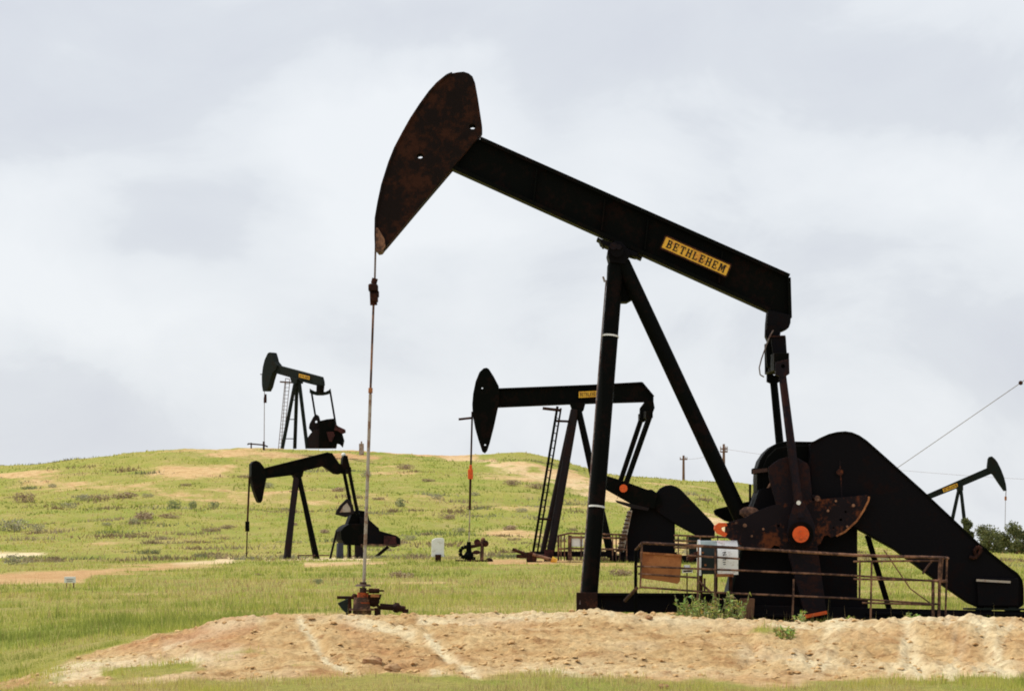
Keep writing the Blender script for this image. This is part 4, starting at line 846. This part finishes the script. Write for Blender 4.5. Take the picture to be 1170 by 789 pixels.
def rock(u, v, w_, label, flat=.6):
    # find the bank surface under that spot
    Ys = np.arange(46, 58, .05); X = (u - UC) / F * Ys; i = int(np.argmax(height(X, Ys) >= -(v - VH) / F * Ys)); Y = Ys[i]; x = X[i]; z = gz_full(x, Y); s_ = w_ / F * Y / 2
    mb = MB(); r = random.Random(int(u)); nlat, nlon = 6, 9; vs = []; fs = []
    for j in range(nlat + 1):
        t = math.pi * j / nlat
        for k_ in range(nlon):
            p = 2 * math.pi * k_ / nlon; rr_ = s_ * r.uniform(.72, 1.15); vs.append(Vector((x + math.sin(t) * math.cos(p) * rr_, Y + math.sin(t) * math.sin(p) * rr_, z + s_ * .15 + math.cos(t) * rr_ * flat)))
    for j in range(nlat):
        for k_ in range(nlon): fs.append([j * nlon + k_, (j + 1) * nlon + k_, (j + 1) * nlon + (k_ + 1) % nlon, j * nlon + (k_ + 1) % nlon])
    mb.add(vs, fs); tagobj(mb.build('rock', 'stone'), label, 'rock', 'rocks on the dirt bank')
rock(426, 758, 24, 'larger pale angular rock low on the bank below the wellhead')
rock(449, 765, 20, 'tan rock just right of the larger angular rock')
rock(758, 699, 15, 'small rounded stone on the bank top in front of the skid')
rock(741, 707, 11, 'small reddish stone on the bank left of the weeds')

# ================================================================== BUSHES, WEEDS, TREES
def bush_mesh(name, seed, n_, cols, shape=(1, .8, .62), leaf=.085, lump=4):
    r = np.random.default_rng(seed); cs = r.uniform(-1, 1, (lump, 3)) * np.array([.5, .4, .18]) + np.array([0, 0, .42]); rad = r.uniform(.42, .6, lump)
    i = r.integers(0, lump, n_); d = r.normal(size=(n_, 3)); d /= np.linalg.norm(d, axis=1)[:, None]
    c = cs[i] + d * (rad[i] * r.uniform(.35, 1, n_) ** .5)[:, None]; c[:, 2] = np.abs(c[:, 2]); c *= np.array(shape)
    e1 = r.normal(size=(n_, 3)); e1 /= np.linalg.norm(e1, axis=1)[:, None]; e2 = np.cross(e1, r.normal(size=(n_, 3))); e2 /= np.linalg.norm(e2, axis=1)[:, None]
    l = leaf * r.uniform(.5, 1.5, n_)[:, None]; tris = np.stack([c - e2 * l * .4, c + e2 * l * .4, c + e1 * l], 1)
    k = np.array(cols)[r.integers(0, len(cols), n_)] * r.uniform(.65, 1.4, (n_, 1))
    return leafmesh(name, tris, k, 'leaf')
GREY = [(.34, .32, .22), (.40, .35, .25), (.26, .26, .16)]; BRN = [(.36, .26, .17), (.28, .19, .12), (.40, .31, .21)]; GRN = [(.22, .25, .13), (.28, .29, .17), (.16, .20, .09)]
BM = {'g': [bush_mesh('sagebrush', 100 + i, 520, GREY) for i in range(3)], 'b': [bush_mesh('sagebrush', 110 + i, 520, BRN, (1, .8, .42)) for i in range(3)], 'n': [bush_mesh('sagebrush', 120 + i, 520, GRN) for i in range(3)]}
SH = 'low grey-brown sagebrush clump on the grassy hillside'
BU = [
 (26, 574, 20, 'b', 'roundest brown sagebrush near the left edge of the hillside', 1.9), (92, 572, 20, 'g', 'leftmost of the three sagebrush clumps in a row high on the left slope'), (112, 571, 20, 'b', 'middle of the three sagebrush clumps in a row high on the left slope'), (143, 569, 26, 'b', 'rightmost and widest of the three sagebrush clumps in a row high on the left slope'),
 (78, 580, 18, 'g', 'pale flat sagebrush just below the row of three clumps on the left slope'),
 (198, 581, 15, 'n', 'green-grey bush, leftmost of the three separate round bushes on the slope', 1.5), (220, 581, 13, 'n', 'green-grey bush, middle of the three separate round bushes on the slope', 1.5), (245, 581, 13, 'n', 'green-grey bush, rightmost of the three separate round bushes on the slope', 1.5),
 (163, 593, 36, 'b', 'wide brown sagebrush patch below the three round bushes'), (193, 592, 20, 'b', 'smaller brown sagebrush right of the wide brown patch'), (152, 598, 16, 'g', SH), (12, 607, 36, 'g', 'long grey sagebrush strip at the left edge above the pale dirt'), (42, 607, 22, 'g', 'short grey sagebrush right of the long strip'),
 (241, 607, 20, 'b', 'brown sagebrush left of the pumpjack with the lowered head'), (259, 604, 18, 'b', SH), (36, 640, 13, 'b', 'rust-brown bush on the pale dirt track at the left'), (57, 640, 12, 'b', 'second rust-brown bush on the pale dirt track, right of the first'), (20, 645, 30, 'g', 'low grey scrub between the two dirt tracks at the left'),
 (461, 536, 22, 'b', 'brown sagebrush high on the crest right of the hilltop pumpjack'), (459, 579, 17, 'n', 'green-grey sagebrush right of the bent-tailed pumpjack', 1.3), (387, 561, 20, 'b', SH), (306, 557, 15, 'g', 'grey sagebrush right beside the lowered horse head'), (283, 546, 16, 'b', SH), (371, 609, 18, 'b', 'brown sagebrush between the post and gearbox of the bent-tailed pumpjack'),
 (466, 617, 16, 'g', 'grey sagebrush right of the dull red end panel'), (487, 611, 12, 'b', SH), (459, 660, 30, 'b', 'broad brown bush in the field above the nearest wellhead'), (363, 667, 16, 'n', 'dark green bush in the field left of the polished rod'), (295, 657, 10, 'b', 'small brown bush in the field below the bent-tailed pumpjack'),
 (587, 554, 22, 'b', SH), (511, 593, 20, 'b', 'brown sagebrush left of the orange clamp on the far rod'), (583, 605, 22, 'b', 'brown sagebrush between the far rod and the ladder'), (524, 608, 14, 'g', SH), (594, 585, 14, 'g', SH), (588, 617, 13, 'b', SH), (615, 558, 22, 'b', 'brown sagebrush beside the ladder below the sandy road'), (711, 658, 30, 'b', 'broad brown bush seen between the legs of the nearest pumpjack'),
 (500, 570, 14, 'g', SH), (432, 571, 13, 'b', SH), (418, 545, 15, 'g', SH), (490, 550, 14, 'b', SH), (120, 600, 10, 'g', SH), (170, 568, 12, 'g', SH), (335, 600, 14, 'b', SH), (60, 557, 12, 'g', SH), (655, 606, 12, 'b', SH), (212, 555, 12, 'b', SH), (545, 566, 12, 'g', SH), (806, 572, 14, 'b', SH), (762, 562, 12, 'b', SH), (1010, 640, 16, 'g', 'grey bush seen through the opening under the belt guard')]
for i, b in enumerate(BU):
    u, v, wpx, k_, lab = b[:5]; q = ground_hit(u, v, 62); s_ = wpx * q.y / F / 1.4
    o = bpy.data.objects.new('sagebrush', random.choice(BM[k_])); C.objects.link(o); o.location = q; o.rotation_euler = (0, 0, random.uniform(0, 6.28)); o.scale = (s_, s_, s_ * (b[5] if len(b) > 5 else .85))
    tagobj(o, lab, 'bush', 'sagebrush on the hillside')
def weed(u, v, Y, wpx, hpx, ns, label, col=((.34, .38, .09), (.46, .48, .18), (.22, .28, .07))):
    b = at(u, v, Y); z = gz_full(b.x, Y); T_ = []; K = []; k = Y / F; o = thing('weed', label, 'weed', (b.x, Y, z), 'weeds by the pumpjack skid'); stems = MB()
    for i in range(ns):
        x0 = b.x + random.uniform(-.5, .5) * wpx * k * .75; y0 = Y + random.uniform(-.25, .25); h_ = hpx * k * random.uniform(.45, 1.05); lx = random.uniform(-.35, .35) * h_
        p0 = Vector((x0, y0, z - .03)); p1 = Vector((x0 + lx, y0 + random.uniform(-.1, .1), z + h_)); stems.tube(p0, p1, .008, .004, 5)
        for j in range(20):
            t = random.uniform(.15, 1.02); c = p0.lerp(p1, t); d = Vector((random.gauss(0, 1), random.gauss(0, 1), random.gauss(.4, .6))).normalized(); w_ = d.cross(Vector((random.gauss(0, 1), random.gauss(0, 1), random.gauss(0, 1)))).normalized(); l = random.uniform(.03, .085)
            T_.append([c - w_ * l * .16, c + w_ * l * .16, c + d * l]); K.append([q * random.uniform(.7, 1.5) for q in random.choice(col)])
    me = leafmesh('leaves', np.array([[[*p] for p in t] for t in T_]) - np.array([b.x, Y, z]), np.array(K), 'leaf'); l_ = bpy.data.objects.new('leaves', me); C.objects.link(l_); l_.parent = o
    stems.build('stems', paint('weed_stem', (.15, .17, .05), (.2, .2, .1), .5), o)
weed(800, 706, 58.6, 62, 30, 46, 'tall leafy weeds growing at the skid below the control cabinet'); weed(838, 706, 58.6, 28, 34, 20, 'taller thin weeds beside the timber block')
weed(913, 708, 58.3, 14, 14, 8, 'small sprig beside the orange crank tip'); weed(975, 710, 58.3, 12, 10, 7, 'tiny weed left of the railing strut'); weed(1038, 710, 58.6, 16, 12, 8, 'small dark weed under the right end of the railing')
weed(895, 727, 52.6, 26, 10, 24, 'low green weed patch part way down the bank')
def tree(u, v, Y, wpx, hpx, label, seed):
    r = random.Random(seed); b = at(u, v, Y); z = gz(b.x, Y); k = Y / F; H = hpx * k; W = wpx * k / 2; o = thing('tree', label, 'tree', (b.x, Y, z), 'trees beyond the right edge of the field')
    tr = MB(); base = Vector((b.x, Y, z - .2)); mid = base + Vector((0, 0, H * .45)); tr.tube(base, mid, .13, .08, 8); cl = []
    for i in range(10):
        a = i * 2.4 + r.uniform(0, 1.2); e = Vector((b.x + math.cos(a) * W * r.uniform(.2, .85) * (1.25 - .08 * i), Y + math.sin(a) * W * r.uniform(.2, .8), z + H * (.12 + .83 * (i / 9)))); tr.tube(base.lerp(mid, r.uniform(.5, 1)), e, .05, .015, 6); cl.append((e, W * r.uniform(.22, .42)))
    tr.build('trunk', 'polewood', o); g = np.random.default_rng(seed); n_ = 4600; i = g.integers(0, len(cl), n_); cc = np.array([[*c[0]] for c in cl])[i]; rr_ = np.array([c[1] for c in cl])[i]
    d = g.normal(size=(n_, 3)); d /= np.linalg.norm(d, axis=1)[:, None]; c = cc + d * (rr_ * g.uniform(.2, 1.1, n_))[:, None]; e1 = g.normal(size=(n_, 3)); e1 /= np.linalg.norm(e1, axis=1)[:, None]; e2 = np.cross(e1, g.normal(size=(n_, 3))); e2 /= np.linalg.norm(e2, axis=1)[:, None]; l = g.uniform(.09, .20, n_)[:, None]
    tris = np.stack([c - e2 * l * .4, c + e2 * l * .4, c + e1 * l], 1) - np.array([b.x, Y, z]); col = np.array([(.09, .11, .04), (.13, .145, .055), (.19, .19, .08)])[g.integers(0, 3, n_)] * g.uniform(.7, 1.3, (n_, 1))
    cr_ = bpy.data.objects.new('crown', leafmesh('crown', tris, col, 'leaf')); C.objects.link(cr_); cr_.parent = o
tree(1107, 640, 285, 24, 42, 'narrow dark green tree just right of the distant pumpjack legs', 1); tree(1131, 642, 280, 50, 32, 'low rounded tree between the narrow tree and the distant rod', 2); tree(1163, 642, 270, 50, 36, 'broad green tree at the right edge of the picture', 3)
tree(1147, 641, 290, 34, 26, 'small tree directly below the distant polished rod', 4); tree(1195, 642, 275, 46, 36, 'tree cut by the right edge of the picture', 5)

# ================================================================== LIGHT, SKY, CAMERA
el = math.radians(56); az = math.atan2(-.80, .38)
sd = Vector((math.sin(az) * math.cos(el), math.cos(az) * math.cos(el), math.sin(el)))
sun = bpy.data.lights.new('sun', 'SUN'); sun.energy = 3.9; sun.angle = math.radians(1.2); sun.color = (1, .945, .86)
so = bpy.data.objects.new('sun', sun); C.objects.link(so); so.rotation_euler = sd.to_track_quat('Z', 'Y').to_euler(); so.location = (0, 0, 60)
w = bpy.data.worlds.new('World'); scene.world = w; w.use_nodes = True; nt = w.node_tree; L = nt.links.new; bgd = nt.nodes['Background']
sky = N(nt, 'ShaderNodeTexSky', sky_type='NISHITA'); sky.sun_disc = False; sky.sun_elevation = el; sky.sun_rotation = az
tc = N(nt, 'ShaderNodeTexCoord'); G_ = tc.outputs['Generated']
mp = N(nt, 'ShaderNodeMapping'); mp.inputs['Scale'].default_value = (1, 1, 1.6); mp.inputs['Location'].default_value = (.37, 0, .21); L(G_, mp.inputs['Vector'])
n1 = N(nt, 'ShaderNodeTexNoise', Scale=13.0, Detail=12.0, Roughness=.56, Distortion=.5); L(mp.outputs[0], n1.inputs['Vector'])
n2 = N(nt, 'ShaderNodeTexNoise', Scale=9.0, Detail=5.0, Roughness=.55); L(mp.outputs[0], n2.inputs['Vector'])
wv = N(nt, 'ShaderNodeVectorMath', operation='MULTIPLY_ADD'); L(n2.outputs['Color'], wv.inputs[0]); wv.inputs[1].default_value = (.075, 0, .055); 
off_ = N(nt, 'ShaderNodeVectorMath', operation='SUBTRACT'); L(G_, off_.inputs[0]); off_.inputs[1].default_value = (.0375, 0, .0275); L(off_.outputs[0], wv.inputs[2])
acc = None
for (u, v, ru, rv, a) in ((430, 170, 170, 130, .24), (90, 330, 230, 75, .15), (30, 215, 100, 45, .10), (190, 235, 130, 50, -.10), (330, 30, 700, 60, -.10), (60, 90, 260, 80, -.06), (1060, 110, 230, 80, -.15), (1080, 400, 280, 60, -.16), (1050, 225, 200, 60, .14), (760, 170, 120, 80, .14), (300, 400, 260, 110, .05), (100, 480, 200, 70, -.10), (700, 440, 300, 90, .07), (560, 330, 90, 60, .05)):
    q = N(nt, 'ShaderNodeMapping'); q.inputs['Scale'].default_value = (F / ru, 0, F / rv); q.inputs['Location'].default_value = (-(u - UC) / ru, 0, -(VH - v) / rv); L(wv.outputs[0], q.inputs['Vector'])
    ln = N(nt, 'ShaderNodeVectorMath', operation='LENGTH'); L(q.outputs[0], ln.inputs[0])
    mr = N(nt, 'ShaderNodeMapRange', interpolation_type='SMOOTHSTEP'); L(ln.outputs['Value'], mr.inputs['Value'])
    mr.inputs['From Min'].default_value = 1.45; mr.inputs['From Max'].default_value = .15; mr.inputs['To Min'].default_value = 0; mr.inputs['To Max'].default_value = a
    if acc is None: acc = mr.outputs[0]
    else:
        ad = N(nt, 'ShaderNodeMath', operation='ADD'); L(acc, ad.inputs[0]); L(mr.outputs[0], ad.inputs[1]); acc = ad.outputs[0]
mx = N(nt, 'ShaderNodeMath', operation='MULTIPLY_ADD'); L(n1.outputs[0], mx.inputs[0]); mx.inputs[1].default_value = .78; sh_ = N(nt, 'ShaderNodeMath', operation='SUBTRACT'); L(acc, sh_.inputs[0]); sh_.inputs[1].default_value = .065; L(sh_.outputs[0], mx.inputs[2])
cl = ramp(nt, mx.outputs[0], [(.08, (7.0, 7.25, 7.95)), (.26, (7.55, 7.85, 8.4)), (.33, (8.25, 8.55, 9.0)), (.52, (9.1, 9.35, 9.7))])
fin = mixc(nt, .90, sky.outputs[0], cl); L(fin, bgd.inputs['Color']); bgd.inputs['Strength'].default_value = .1
cam = bpy.data.cameras.new('camera'); co = bpy.data.objects.new('camera', cam); C.objects.link(co); co.location = (0, 0, 0); co.rotation_euler = (math.pi / 2, 0, 0)
cam.sensor_width = 36; cam.lens = 36 * F / 1170; cam.shift_y = (VH - 394.5) / 1170; cam.clip_start = .5; cam.clip_end = 12000; scene.camera = co
scene.view_settings.view_transform = 'Standard'; scene.view_settings.look = 'None'; scene.view_settings.exposure = 0; scene.view_settings.gamma = 1
scene.cycles.filter_width = 1.9; scene.cycles.max_bounces = 5
